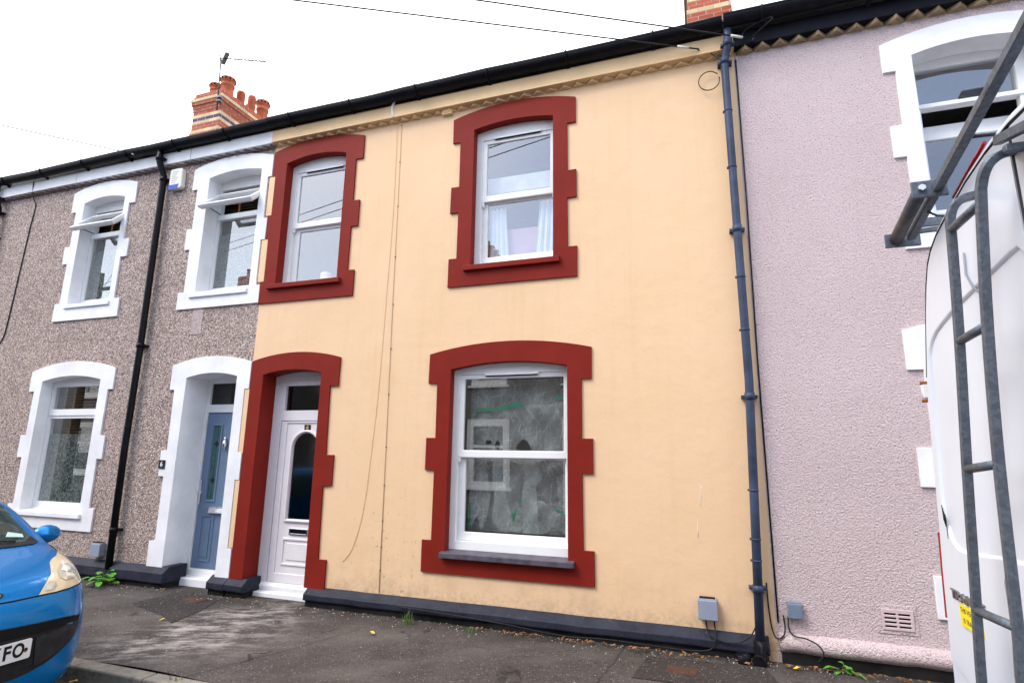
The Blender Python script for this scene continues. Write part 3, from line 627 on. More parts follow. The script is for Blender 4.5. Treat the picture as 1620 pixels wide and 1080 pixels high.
mb.build("door_moulding", M['doorwhite'], door, bevel=0.006)
mb = MB(); mb.prism(rect(DC - .13, DC + .13, .667, .737), [rect(DC - .112, DC + .112, .681, .724)], E + 0.002, E + 0.02); mb.box(DC - .113, DC + .113, E + 0.010, E + 0.02, .68, .725, 1)
mb.build("letterbox", [M['chrome'], M['black']], door, bevel=0.003)
mb = MB(); mb.box(DC - .043, DC + .043, E + 0.010, E + 0.02, 1.863, 1.936); np_ = mb.build("number_plate", M['ink'], door)
text("4", 0.085, M['brass'], door, "door_numeral", at(FRONT, (DC, E + 0.009, 1.899)), 0.001, bold=0.002)
mb = MB(); mb.prism([(E - .035, .105), (E - .035, .085), (E - .005, .02), (E + .07, .02), (E + .07, .13), (E, .13)], (), dl + 0.02, dr + 0.03, fn=lambda p, t: (t, p[0], p[1]))
mb.box(dl - 0.0, dr + 0.02, E - 0.11, E + 0.05, -0.02, 0.042)
mb.build("door_sill", M['upvc'], cream, bevel=0.006)
plinth(cream, -4.165, XB1 - 0.06, 0.183, 0.085, M['plinth'])
plinth(cream, X(-4.575), -4.985, 0.192, 0.085, M['plinth'], 0.20)
# small marks on the cream wall
for pts in ([(-.062, 1.03), (-.058, .98), (-.068, .90), (-.070, .84)], [(-.10, .72), (-.105, .64), (-.103, .58)]):
    mb = MB(); mb.tube([(x, -.0005, z * 1.0 + .35) for x, z in pts], [.001, .0025, .0025, .001][:len(pts)], 5); mb.build("paint_scratch", M['whitetrim'], cream)
# eaves of the cream house
mb = MB(); mb.box(XB0, XB1, -0.085, 0.0, 5.632, 5.80); mb.box(XB0, XB1, -0.091, -0.083, 5.632, 5.646); mb.build("fascia", M['creamtrim'], cream, bevel=0.003)
dentils(cream, XB0, XB1, 5.603, 5.631, M['creamtrim'], .155, .066)
gutter(cream, XB0, XB1 - 0.1, -0.145, 5.895, 0.075, M['black'])
roof(cream, XB0, XB1)
def downpipe(house, pts, r, mat, collars, clips, lugs=()):
    mb = MB(); mb.tube(pts, r, 14)
    def on_z(z):
        for a, b in zip(pts[:-1], pts[1:]):
            if min(a[2], b[2]) <= z <= max(a[2], b[2]) and abs(a[2] - b[2]) > 1e-5:
                t = (z - a[2]) / (b[2] - a[2]); return Vector(a).lerp(Vector(b), t)
        return Vector(pts[0])
    for z in collars:
        p = on_z(z); mb.tube([p + Vector((0, 0, -.03)), p + Vector((0, 0, .03))], r + 0.007, 14)
        mb.box(p.x - r - 0.03, p.x + r + 0.03, p.y + r * 0.3, 0.01, z - 0.012, z + 0.012)
    for z in clips:
        p = on_z(z); mb.tube([p + Vector((0, 0, -.007)), p + Vector((0, 0, .007))], r + 0.004, 14); mb.box(p.x - r - .012, p.x - r + .01, p.y - .01, p.y + .02, z - .008, z + .008)
    return mb.build("downpipe", mat, house)
downpipe(cream, [(.415, -.145, 5.83), (.415, -.145, 5.73), (.412, -.143, 5.67), (.400, -.115, 5.60), (.378, -.09, 5.53), (.372, -.083, 5.45), (.376, -.083, 4.9), (.380, -.083, 4.1), (.392, -.083, 2.3), (.365, -.083, 1.2), (.338, -.085, 0.16)], 0.037, M['bluepipe'], (5.66, 5.50, 3.72, 2.15, 0.56), (4.95, 4.35, 3.25, 2.75, 1.35, .95, .78))
mb = MB(); mb.tube([(.338, -.085, .17), (.338, -.085, .06), (.33, -.12, .035), (.31, -.2, .03)], 0.052, 14); mb.lathe((.2, -.13, -.01), [(.055, 0), (.06, .07), (.05, .075), (.045, .02)], 16)
mb.build("drain_shoe", M['black'], cream)
# chimney between cream and pink
def chimney(house, x0, x1, y0, y1, ztop, seq, name="chimney"):
    """seq from top down: (colour index, projection)"""
    mb = MB(); z = ztop
    for c, pr in seq:
        mb.box(x0 - pr, x1 + pr, y0 - pr, y1 + pr, z - 0.0752, z, c); z -= 0.075
    mb.box(x0 + 0.002, x1 - 0.002, y0 + 0.002, y1 - 0.002, z - 2.2, z, 0)
    return mb.build(name, [M['brick'], M['brickc'], M['brickp']], house, bevel=0.004)
seqT = [(0, .0), (0, .02), (1, .055), (0, .045), (0, .02), (0, .01), (0, .0), (1, .0), (2, .0), (1, .0), (0, .0), (0, .0), (1, .02), (0, .02), (0, .02), (0, .02), (0, .02)]
c2 = chimney(cream, .085, .70, 2.6, 4.4, 9.375, seqT)
def pot(house, x, y, z, h, r, par, louv=False):
    mb = MB()
    if louv:
        pr = [(r * .95, 0)]
        for k in range(8): zz = h * (0.12 + 0.85 * k / 8); pr += [(r * .95, zz), (r * 1.12, zz + h * .035), (r * .92, zz + h * .07)]
        pr += [(r * .9, h), (r * .7, h), (r * .7, h * .7)]
    else:
        pr = [(r * 1.12, 0), (r * 1.05, h * .1), (r, h * .3), (r * .98, h * .55), (r * 1.1, h * .58), (r * 1.1, h * .63), (r * .98, h * .66), (r * 1.0, h * .78), (r * 1.18, h * .82), (r * 1.2, h * .95), (r * 1.12, h), (r * .9, h), (r * .85, h * .6)]
    mb.lathe((x, y, z), pr, 18); 
    if not louv:
        for k in range(12):
            a = 2 * math.pi * k / 12; p = Vector((x + math.cos(a) * r * 1.17, y + math.sin(a) * r * 1.17, z + h * .885))
            mb.obox(p, (math.cos(a) * .012, math.sin(a) * .012, 0), (-math.sin(a) * .016, math.cos(a) * .016, 0), (0, 0, .018), 1)
    return mb.build("chimney_pot", [M['pot'], M['gap']], par, weld=False)

# ------------------------------------------------------------------ grey pebble-dash house (door 6)
GX0 = X(-9.52)
grey = thing("terraced_house", ((GX0 + XB0) / 2, 0, 0), "grey pebble-dash house with white quoined surrounds and a blue door", "house")
OG = dict(ur=(-6.335, -5.432, 3.675, 5.316, 5.37), ul=(-8.813, -7.956, 3.690, 5.285, 5.345), ll=(-9.041, -7.854, 0.775, 2.553, 2.622), d=(-6.286, -5.458, 0.0, 2.523, 2.578))
holes = [opening(*OG[k], 0.06) if k != 'd' else opening(*OG[k], 0.06, 0.14) for k in OG]
shell(grey, GX0, XB0, holes, M['pebble'])
ring_surround(grey, surround_outline(X(-5.69), X(-5.775), X(-4.632), X(-4.5735), b3((1.594, 1.80), (2.33, 2.59), (3.10, 3.37)), Z(3.37), Z(3.46)), OG['ur'], 0.18, M['white'])
ring_surround(grey, surround_outline(X(-7.81), X(-7.905), X(-6.835), X(-6.735), b3((1.587, 1.824), (2.36, 2.60), (3.085, 3.365)), Z(3.365), Z(3.455)), OG['ul'], 0.148, M['white'])
ring_surround(grey, surround_outline(X(-7.996), X(-8.09), X(-6.69), X(-6.61), b3((-.925, -.67), (-.12, .15), (.69, .945)), Z(.945), Z(1.052)), OG['ll'], 0.133, M['white'])
gl, gr = OG['d'][0], OG['d'][1]
go = [(gl, Z(-1.215)), (X(-5.695), Z(-1.215)), (X(-5.70), Z(-.96)), (X(-5.618), Z(-.95)), (X(-5.620), Z(-.29)), (X(-5.698), Z(-.284)), (X(-5.704), Z(-.015)), (X(-5.618), Z(-.007)), (X(-5.630), Z(.656)), (X(-5.70), Z(.662))][::-1]
go = [(X(-5.70), Z(.662)), (X(-5.630), Z(.656)), (X(-5.618), Z(-.007)), (X(-5.704), Z(-.015)), (X(-5.698), Z(-.284)), (X(-5.620), Z(-.29)), (X(-5.618), Z(-.95)), (X(-5.70), Z(-.96)), (X(-5.695), Z(-1.215)), (gl, Z(-1.215))]
go += arc(gl, gr, OG['d'][3], OG['d'][4])[::-1] + [(gr, Z(-1.25)), (X(-4.575), Z(-1.25)), (X(-4.575), Z(-.97)), (X(-4.628), Z(-.97)), (X(-4.628), Z(-.298)), (X(-4.575), Z(-.296)), (X(-4.575), Z(-.022)), (X(-4.630), Z(-.02)), (X(-4.632), Z(.645)), (X(-4.5735), Z(.645))]
go += arc(X(-5.70), X(-4.5735), Z(.935), Z(1.022))
mb = MB(); mb.prism(go, (), -0.022, 0.327); mb.build("door_surround", M['white'], grey, bevel=0.006)
sill(grey, X(-5.590), X(-4.745), -0.045, 0.181, Z(1.722), Z(1.785), M['white'], "window_sill")
sill(grey, X(-7.70), X(-6.90), -0.045, 0.149, Z(1.745), Z(1.80), M['white'], "window_sill")
sill(grey, X(-7.93), X(-6.795), -0.055, 0.134, Z(-.79), Z(-.735), M['white'], "window_sill")
def casement(house, op, e, trans, glass_x, top_z, low_z, frame_b, opened):
    xl, xr, zb, zs, za = op
    mb = MB(); o = opening(xl, xr, frame_b, zs, za, 0.03, 0.0)
    mb.prism(o, [rect(glass_x[0], glass_x[1], top_z[0], top_z[1]), rect(glass_x[0], glass_x[1], low_z[0], low_z[1])], e + 0.002, e + 0.07)
    mb.box(glass_x[0] - 0.03, glass_x[1] + 0.03, e - 0.012, e + 0.01, trans[0], trans[1])
    mb.box(glass_x[0] - 0.05, glass_x[1] + 0.05, e - 0.02, e + 0.012, frame_b - 0.004, frame_b + 0.035)
    win = mb.build("window", M['upvc'], house, bevel=0.006)
    pane(win, glass_x[0] - .004, glass_x[1] + .004, low_z[0] - .004, low_z[1] + .004, e + 0.03, M['glass'])
    mb = MB(); zt = low_z[1] - 0.22 if not opened else low_z[0] + (low_z[1] - low_z[0]) * 0.8
    mb.box(glass_x[0], glass_x[1], e + 0.038, e + 0.041, low_z[0], zt); mb.build("privacy_film", M['film'], win)
    if opened:
        hinge = Vector((0, opened[2], opened[3])); bot = Vector((0, opened[0], opened[1])); d = (bot - hinge); ln = d.length; d.normalize(); nrm = Vector((0, -d.z, d.y))
        if nrm.y > 0: nrm = -nrm
        x0, x1 = glass_x[0] - 0.035, glass_x[1] + 0.035
        fn = lambda p, t: tuple(Vector((p[0], 0, 0)) + hinge + d * p[1] + nrm * t)
        mb = MB(); mb.prism(rect(x0, x1, 0, ln), [rect(x0 + 0.05, x1 - 0.05, 0.045, ln - 0.05)], -0.025, 0.025, fn=fn)
        mb.prism(rect(x0 + .02, x1 - .02, .01, ln - .01), [rect(x0 + 0.055, x1 - 0.055, 0.05, ln - 0.055)], -0.045, -0.025, fn=fn)
        mb.build("open_sash", M['upvc'], win, bevel=0.006)
        mb = MB(); mb.prism(rect(x0 + .045, x1 - .045, .040, ln - .045), (), -0.006, 0.0, fn=fn); mb.build("pane", M['glass'], win)
        mb = MB(); mb.tube([(x0 + 0.045, e + 0.0, trans[1] + 0.02), (x0 + .045, opened[0] + .10, opened[1] + .05)], 0.007, 6); mb.build("sash_stay", M['lead'], win); mb = MB(); mb.tube([(x1 - 0.045, e + 0.0, trans[1] + 0.02), (x1 - .045, opened[0] + .10, opened[1] + .05)], 0.007, 6)
        mb.build("sash_stay", M['lead'], win)
    else:
        pane(win, glass_x[0] - .004, glass_x[1] + .004, top_z[0] - .004, top_z[1] + .004, e + 0.03, M['glass'])
    return win
casement(grey, OG['ur'], 0.18, (4.765, 4.838), (-6.295, -5.46), (4.84, 5.22), (3.775, 4.765), 3.69, (-0.152, 4.835, 0.15, 5.125))
casement(grey, OG['ul'], 0.148, (4.765, 4.838), (-8.765, -7.95), (4.84, 5.19), (3.79, 4.765), 3.70, (-0.170, 4.815, 0.11, 5.11))
casement(grey, OG['ll'], 0.133, (2.075, 2.165), (-8.99, -7.93), (2.165, 2.49), (0.885, 2.035), 0.77, None)
# blue door 6
E = 0.327; BC = -5.885
mb = MB(); fo = [(gl - .03, .14), (gr + .10, .14), (gr + .10, 2.49)] + arc(gl - .03, gr + .03, OG['d'][3] - .004, OG['d'][4] + .01)
mb.prism(fo, [rect(-6.225, -5.50, 2.21, 2.49), rect(-6.243, -5.49, 0.165, 2.108)], E + 0.002, E + 0.07)
d6 = mb.build("front_door", M['upvc'], grey, bevel=0.006)
pane(d6, -6.23, -5.49, 2.205, 2.495, E + 0.03, M['dglass'], "transom_pane")
gx0, gx1 = -6.112, -5.992; mx0, mx1 = 2 * BC - gx1, 2 * BC - gx0
mb = MB(); mb.prism(rect(-6.240, -5.493, .168, 2.105), [rect(gx0, gx1, 1.0, 1.93), rect(mx0, mx1, 1.0, 1.93)], E + 0.02, E + 0.06)
for a, b in ((gx0, gx1), (mx0, mx1)):
    mb.prism(rect(a - .03, b + .03, .97, 1.96), [rect(a - .004, b + .004, .996, 1.934)], E + 0.008, E + 0.022)
    mb.prism(rect(a - .042, b + .052, .25, .81), [rect(a - .022, b + .032, .27, .79)], E + 0.010, E + 0.022); mb.prism(rect(a + .01, b - .0, .30, .76), (), E + 0.012, E + 0.022)
mb.build("door_leaf", M['bluedoor'], d6, bevel=0.005)
for a, b in ((gx0, gx1), (mx0, mx1)):
    mb = MB(); mb.box(a - .003, b + .003, E + 0.030, E + 0.036, .997, 1.933); c = (a + b) / 2
    for z in (1.70, 1.24):
        mb.prism([(c - .032, z), (c, z - .045), (c + .032, z), (c, z + .045)], (), E + 0.025, E + 0.033, 1)
        mb.box(a, b, E + 0.028, E + 0.033, z - .003, z + .003, 1)
    mb.box(c - .002, c + .002, E + 0.028, E + 0.033, 1.0, 1.93, 1)
    mb.build("leaded_pane", [M['tealglass'], M['lead']], d6)
mb = MB(); mb.lathe((BC, E - .005, 1.62), [(0, 0), (.012, .01), (.010, .03), (.030, .05), (.034, .08), (.026, .11), (.012, .125), (.018, .145), (.008, .165), (0, .17)], 14)
mb.build("door_knocker", M['chrome'], d6)
mb = MB(); mb.box(-6.232, -6.200, E + .002, E + .02, .93, 1.24); mb.tube([(-6.216, E + .01, 1.085), (-6.216, E - .035, 1.085), (-6.20, E - .04, 1.085), (-6.13, E - .04, 1.083)], 0.009, 8)
mb.build("door_handle", M['chrome'], d6, bevel=0.004)
mb = MB(); mb.box(BC - .155, BC + .155, E + .004, E + .02, .835, .912); mb.prism([(E - .022, .842), (E - .012, .835), (E + .01, .835), (E + .01, .905), (E - .004, .90)], (), BC - .135, BC + .135, fn=lambda p, t: (t, p[0], p[1]))
mb.build("letterbox", M['chrome'], d6, bevel=0.004)
mb = MB(); mb.box(gl + 0.03, gr + .03, E - .03, E + .06, .08, .162); mb.box(gl + 0.0, gr + .03, E - .16, E + .05, -.02, .085); mb.build("door_sill", M['upvc'], grey, bevel=0.008)
plinth(grey, GX0 + 0.05, -6.18, 0.235, 0.09, M['plinth'], 0.25)
plinth(grey, -5.515, X(-4.5745), 0.195, 0.085, M['plinth'], 0.20)
mb = MB(); mb.box(GX0, XB0, -0.085, 0.0, 5.628, 5.80); mb.box(-6.68, -6.672, -0.087, -0.07, 5.63, 5.79, 1); mb.box(-9.0, -8.994, -0.087, -0.07, 5.63, 5.79, 1); mb.build("fascia", [M['whitetrim'], M['pebtrim']], grey, bevel=0.003)
dentils(grey, GX0, XB0, 5.595, 5.627, M['pebtrim'], .155, .07)
gutter(grey, GX0, XB0, -0.145, 5.885, 0.075, M['black'])
roof(grey, GX0, XB0)
downpipe(grey, [(-7.195, -.145, 5.83), (-7.195, -.145, 5.70), (-7.190, -.14, 5.64), (-7.165, -.11, 5.53), (-7.150, -.075, 5.45), (-7.148, -.072, 5.3), (-7.12, -.072, 2.9), (-7.13, -.072, 1.6), (-7.10, -.072, .16)], 0.041, M['black'], (5.70, 5.40, 2.98, .62), (4.4, 1.9))
downpipe(grey, [(GX0 + .14, -.145, 5.83), (GX0 + .14, -.145, 5.66), (GX0 + .15, -.11, 5.55), (GX0 + .155, -.075, 5.45), (GX0 + .15, -.072, .1)], 0.041, M['black'], (5.62, 5.38, 4.95, 2.6), (3.4,))
# patch of different render above door 6
mb = MB(); mb.box(-6.34, -6.16, -0.006, 0.01, 3.10, 3.50); mb.build("render_patch", plain("pale render patch", (0.42, 0.34, 0.33), 0.9, 0.3, 40, bmp=0.6), grey)
# chimney with pots
c1 = chimney(grey, -10.27, -9.50, 2.70, 4.55, 9.30, seqT)
for (px, py, h, r, lv) in ((-10.02, 2.98, .38, .125, False), (-9.70, 2.98, .47, .135, False), (-9.72, 3.38, .42, .085, True), (-9.72, 3.70, .52, .085, True), (-10.0, 3.9, .48, .085, True), (-9.70, 4.02, .58, .13, False)):
    pot(grey, px, py, 9.29, h, r, c1, lv)

# ------------------------------------------------------------------ pink house
PX1 = X(5.4)
pink = thing("terraced_house", ((XB1 + PX1) / 2, 0, 0), "pale pink roughcast house with white surrounds behind the white van", "house")
OPK = dict(u=(1.955, 2.88, 3.66, 5.235, 5.30), g=(1.955, 3.2, .652, 2.50, 2.566))
OPK2 = dict(u=(3.9, 4.82, 3.66, 5.235, 5.30), d=(3.95, 4.8, 0, 2.526, 2.578))
holes = [opening(*OPK[k], 0.06) for k in OPK] + [opening(*OPK2['u'], .06), opening(*OPK2['d'], .06, -.03)]
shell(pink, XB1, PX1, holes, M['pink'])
ring_surround(pink, surround_outline(X(1.583), X(1.495), X(2.62), X(2.71), b3((1.545, 1.80), (2.29, 2.557), (3.033, 3.283)), Z(3.283), Z(3.385)), OPK['u'], 0.20, M['white'])
ring_surround(pink, surround_outline(X(1.503), X(1.402), X(2.88), X(2.98), b3((-1.03, -.761), (-.182, .085), (.637, .93)), Z(.93), Z(1.03)), OPK['g'], 0.09, M['white'])
ring_surround(pink, surround_outline(X(3.28), X(3.19), X(4.31), X(4.40), b3((1.545, 1.80), (2.29, 2.557), (3.033, 3.283)), Z(3.283), Z(3.385)), OPK2['u'], 0.20, M['white'])
ring_surround(pink, surround_outline(X(3.33), X(3.24), X(4.29), X(4.38), b3((-1.38, -1.0), (-.182, .085), (.637, .93)), Z(.93), Z(1.03)), (3.95, 4.8, 0.03, 2.526, 2.578), 0.2, M['white'], "door_surround")
sill(pink, 1.90, 2.93, -0.06, 0.201, Z(1.72), Z(1.775), M['white'], "window_sill")
def pink_window(op, e):
    xl, xr, zb, zs, za = op
    mb = MB(); o = opening(xl, xr, zb + .02, zs, za, .03, 0)
    mb.prism(o, [rect(2.04 - 1.955 + xl, xr - .09, 4.836, 5.205), rect(2.045 - 1.955 + xl, xr - .09, 3.78, 4.80)], e + .002, e + .07)
    mb.box(xl + .06, xr - .06, e - .012, e + .012, 4.805, 4.845)
    win = mb.build("window", M['upvc'], pink, bevel=.006)
    pane(win, xl + .08, xr - .085, 4.83, 5.21, e + .03, M['glass'])
    # lower light tilted inwards, leaving a dark slot above it
    hz = Vector((0, e + .01, 3.76)); d = Vector((0, .17, .95)).normalized(); nr = Vector((0, -.95, .17)).normalized()
    fn = lambda p, t: tuple(Vector((p[0], 0, 0)) + hz + d * p[1] + nr * t)
    mb = MB(); mb.prism(rect(xl + .07, xr - .075, .0, .955), [rect(xl + .10, xr - .105, .04, .80)], -.03, .02, fn=fn); mb.build("open_sash", M['upvc'], win, bevel=.005)
    mb = MB(); mb.prism(rect(xl + .095, xr - .10, .035, .805), (), -.006, 0, fn=fn); mb.build("pane", M['glass'], win)
    return win, fn
wp, fnp = pink_window(OPK['u'], .20)
pink_window(OPK2['u'], .20)
mb = MB(); fnb = fnp
def bird(cx, cz, s, fl):
    mb = MB(); pts = [(-1, .35), (-.35, .2), (0, .05), (.3, .3), (.95, .55), (.45, -.05), (.9, -.3), (.2, -.2), (-.05, -.55), (-.2, -.12)]
    mb.prism([(cx + p[0] * s * fl, cz + p[1] * s) for p in pts], (), .001, .003, fn=fnb); return mb.build("bird_sticker", M['bird'], wp)
bird(2.42, .34, .055, 1); bird(2.33, .28, .05, -1)
sash_window(pink, OPK['g'], .09, (2.1, 3.05, 1.657, 2.405), (2.1, 3.05, .833, 1.572), .665)
sill(pink, 1.88, 3.27, -.08, .091, .598, .655, M['white'], "window_sill")
mb = MB(); mb.prism(opening(3.95, 4.8, .03, 2.526, 2.578, .03, 0), [rect(4.05, 4.72, 2.12, 2.42)], .203, .28); pd = mb.build("front_door", M['bluedoor'], pink, bevel=.006); pane(pd, 4.045, 4.725, 2.115, 2.425, .23, M['dglass'], "transom_pane")
mb = MB()
prof = [(.05, .225), (.0, .222), (-.045, .20), (-.065, .165), (-.06, .125), (-.03, .085), (.05, .08)]
n = 60; vs = []; fs = []; m = len(prof)
for i in range(n + 1):
    x = XB1 + .02 + (PX1 - XB1 - .04) * i / n
    vs += [(x, p[0] + rnd.uniform(-.006, .006), p[1] + rnd.uniform(-.006, .006)) for p in prof]
for i in range(n):
    for k in range(m): fs.append((i * m + k, i * m + (k + 1) % m, (i + 1) * m + (k + 1) % m, (i + 1) * m + k))
fs += [tuple(range(m))[::-1], tuple(n * m + k for k in range(m))]
mb.add(vs, fs, 0, True); mb.box(XB1 + .03, PX1, -.02, .04, -.15, .084, 1); mb.build("plinth", [M['pink'], M['darkbase']], pink)  # near-black strip below the pink band: shadow gap put in as colour
mb = MB()
VX0, VX1, VZ0, VZ1 = 1.235, 1.450, .325, .478
hl = []
for r_ in range(4):
    for c_ in range(2):
        a = VX0 + .018 + c_ * .095; z = VZ0 + .02 + r_ * .03; hl.append(rect(a, a + .08, z, z + .014))
mb.prism(rect(VX0, VX1, VZ0, VZ1), hl, -.014, .0); mb.box(VX0 + .006, VX1 - .006, -.004, .004, VZ0 + .006, VZ1 - .006, 1)
mb.prism([(VX0 - .03, VZ0 - .03), (VX1 + .03, VZ0 - .028), (VX1 + .025, VZ1 + .03), (VX0 - .03, VZ1 + .03)], [rect(VX0 + .002, VX1 - .002, VZ0 + .002, VZ1 - .002)], -.006, .004, 2)
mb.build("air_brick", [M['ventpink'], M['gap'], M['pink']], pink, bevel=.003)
mb = MB(); mb.box(XB1 + .002, PX1, -.09, 0, 5.640, 5.80); mb.build("fascia", M['black'], pink, bevel=.004)
dentils(pink, XB1, PX1, 5.600, 5.639, M['tantrim'], .162, .088)
gutter(pink, XB1 - .09, PX1, -.175, 5.885, .082, M['black'])
roof(pink, XB1, PX1)
mb = MB(); mb.tube([(XB1 + .015, -.006, 5.55), (XB1 + .02, -.008, 4.0), (XB1 + .012, -.006, 2.5), (XB1 + .02, -.008, .3)], .007, 6); mb.build("joint_seal", M['cable'], pink)
# grey house further left, cream street row beyond (only a sliver in view)
far = thing("terraced_house", (X(-11.5), 0, 0), "farther grey house with pebble-dash wall at the left edge behind the black downpipe", "house")
fx0, fx1 = X(-14.4), GX0
OF = dict(u=(-15.2, -14.3, 3.69, 5.3, 5.36), u2=(-12.8, -11.9, 3.69, 5.3, 5.36), g=(-15.4, -14.2, .77, 2.55, 2.62), d=(-12.75, -11.9, 0, 2.52, 2.578))
shell(far, fx0, fx1, [opening(*OF[k], .06, -.03 if k == 'd' else .06) for k in OF], M['pebble'])
for k in OF:
    xl, xr, zb, zs, za = OF[k]; z0 = zb - .18 if k != 'd' else 0.2
    if k == 'd': op = (xl, xr, .21, zs, za)
    else: op = OF[k]
    ring_surround(far, surround_outline(xl - .14, xl - .23, xr + .14, xr + .23, [(z0, z0 + .3), ((zb + zs) / 2 - .15, (zb + zs) / 2 + .15), (zs - .15, zs + .18)], zs + .18, za + .22), op, .13, M['white'])
    if k != 'd': casement(far, OF[k], .13, (zs - .55, zs - .48), (xl + .06, xr - .06), (zs - .47, zs - .08), (zb + .1, zs - .56), zb + .005, None)
    else:
        mb = MB(); mb.prism(opening(xl, xr, .03, zs, za, .03, 0), (), .133, .2); mb.build("front_door", M['bluedoor'], far, bevel=.005)
mb = MB(); mb.box(fx0, fx1, -.06, 0, 5.64, 5.8); mb.build("fascia", M['whitetrim'], far)
dentils(far, fx0, fx1, 5.575, 5.638, M['pebtrim']); gutter(far, fx0, fx1, -.145, 5.885, .075, M['black']); roof(far, fx0, fx1); plinth(far, fx0, -12.82, .235, .09, M['plinth']); plinth(far, -11.84, fx1, .235, .09, M['plinth'])

# ------------------------------------------------------------------ the street opposite (seen in the panes)
def opposite(x0):
    h = thing("opposite_house", (x0 + 2.86, -10.0, 0), "dark grey rendered house across the street, mirrored in the window panes", "house", "grey houses across the street")
    y = -10.0; fl = lambda p, t: (p[0], y - t, p[1])
    wins = [(x0 + .9, x0 + 2.0, .75, 2.5), (x0 + 1.0, x0 + 1.9, 3.75, 5.3), (x0 + 3.9, x0 + 4.8, 3.75, 5.3)]; dr_ = (x0 + 3.9, x0 + 4.75, .1, 2.5)
    mb = MB(); mb.prism(rect(x0, x0 + 5.715, -.1, 5.7), [rect(*w_) for w_ in wins + [dr_]], 0, .25, fn=fl); mb.box(x0, x0 + 5.715, y - 7, y - .26, -.1, 5.7); mb.build("wall", M['greyrender'], h)
    for w_ in wins:
        a, b, c, d = w_; mid = c + (d - c) * .62
        mb = MB(); mb.prism(rect(a - .12, b + .12, c - .12, d + .14), [rect(a + .07, b - .07, c + .07, mid - .04), rect(a + .07, b - .07, mid + .04, d - .07)], -.03, .06, fn=fl)
        mb.box(a - .2, b + .2, y, y + .10, c - .17, c - .10)
        f = mb.build("window", M['upvc'], h); pm = MB(); pm.box(a, b, y - .05, y - .04, c, d); pm.build("pane", M['glass'], f)
    a, b, c, d = dr_
    mb = MB(); mb.prism(rect(a - .18, b + .18, -.05, d + .16), [rect(a + .02, b - .02, .02, d - .02)], -.03, .06, fn=fl); ds = mb.build("door_surround", M['white'], h)
    mb = MB(); mb.box(a, b, y - .2, y - .15, 0, d); mb.build("front_door", M['bluedoor'], h)
    mb = MB(); zr = 5.8 + 3.6 * math.tan(R(32)); mb.prism([(y + .25, 5.75), (y - 3.5, zr), (y - 7.2, 5.75), (y - 7.2, 5.7), (y + .25, 5.7)], (), x0, x0 + 5.715, fn=lambda p, t: (t, p[0], p[1])); mb.build("roof", M['slate'], h)
    mb = MB(); mb.box(x0 - .35, x0 + .35, y - 4.3, y - 2.7, 6.5, 9.2); ch = mb.build("chimney", M['brick'], h)
    for q in (-3.0, -3.5, -4.0): pot(h, x0, y + q, 9.19, .4, .12, ch)
    return h
oh = opposite(-7.55)
for k in (-4, -3, -2, -1, 1, 2):
    r_ = oh.copy(); COL.objects.link(r_); r_.location = oh.location + Vector((k * 5.72, 0, 0))
    for ch in list(oh.children):
        c = ch.copy(); COL.objects.link(c); c.parent = r_
        for g_ in ch.children: d_ = g_.copy(); COL.objects.link(d_); d_.parent = c
tp = thing("telegraph_pole", (-22.9, -9.3, 0), "tall brown telegraph pole at the far end of the overhead cables", "pole")
mb = MB(); mb.tube([(-22.9, -9.3, -.1), (-22.9, -9.3, 8.6)], [.16, .11], 12); mb.build("post", M['pole'], tp)
mb = MB(); mb.box(-24.0, -21.8, -9.47, -9.36, 7.9, 8.02); mb.build("crossarm", M['pole'], tp)

# ------------------------------------------------------------------ things on the walls
def cable_obj(name, pts, r, mat, label, cat, group=None, n=6, smooth=True):
    P = [Vector(p) for p in pts]
    if smooth and len(P) > 2:
        Q = []
        for i in range(len(P) - 1):
            p0, p1, p2, p3 = P[max(i - 1, 0)], P[i], P[i + 1], P[min(i + 2, len(P) - 1)]
            for k in range(8):
                t = k / 8; Q.append(0.5 * ((2 * p1) + (p2 - p0) * t + (2 * p0 - 5 * p1 + 4 * p2 - p3) * t * t + (3 * p1 - p0 - 3 * p2 + p3) * t ** 3))
        P = Q + [P[-1]]
    mb = MB(); mb.tube(P, r, n); o = mb.build(name, mat); return tag(o, label, cat, group)
def sag(a, b, s, n=24): a, b = Vector(a), Vector(b); return [a.lerp(b, t / n) - Vector((0, 0, s * 4 * (t / n) * (1 - t / n))) for t in range(n + 1)]
A1, A2, A3 = (.136, -.10, 5.69), (.64, -.12, 5.665), (-7.515, -.08, 5.81)
def overhead(a, b, label):
    t = thing("overhead_cable", a, label, "cable")
    mb = MB(); mb.tube(sag(a, b, .0), .0075, 6); mb.build("wire", M['cable'], t)
    d = (Vector(b) - Vector(a)).normalized(); mb = MB(); mb.tube([Vector(a) + d * .10, Vector(a) + d * .22], .012, 8); mb.build("strain_clamp", M['alarmw'], t)
    mb = MB(); mb.tube([Vector(a) + Vector((0, .03, 0)), Vector(a)], .010, 8); mb.obox(Vector(a) + Vector((0, .035, 0)), (.03, 0, 0), (0, .004, 0), (0, 0, .02)); mb.build("wall_bracket", M['galv'], t)
overhead(A1, (-23.84, -9.4, 8.0), "long thin overhead cable clamped to the cream fascia near the right downpipe")
overhead(A2, (-22.1, -9.4, 8.0), "higher thin overhead cable clamped to the black fascia of the pink house")
overhead(A3, (-22.81, -9.4, 8.0), "faint overhead cable at the left, clamped above the black downpipe")
cable_obj("looped_cable", [(.136, -.07, 5.69), (.20, -.07, 5.68), (.28, -.075, 5.60), (.345, -.10, 5.50), (.35, -.11, 5.42)], .0055, M['cable'], "short black cable running from the cream fascia down to the pipe bend", "cable")
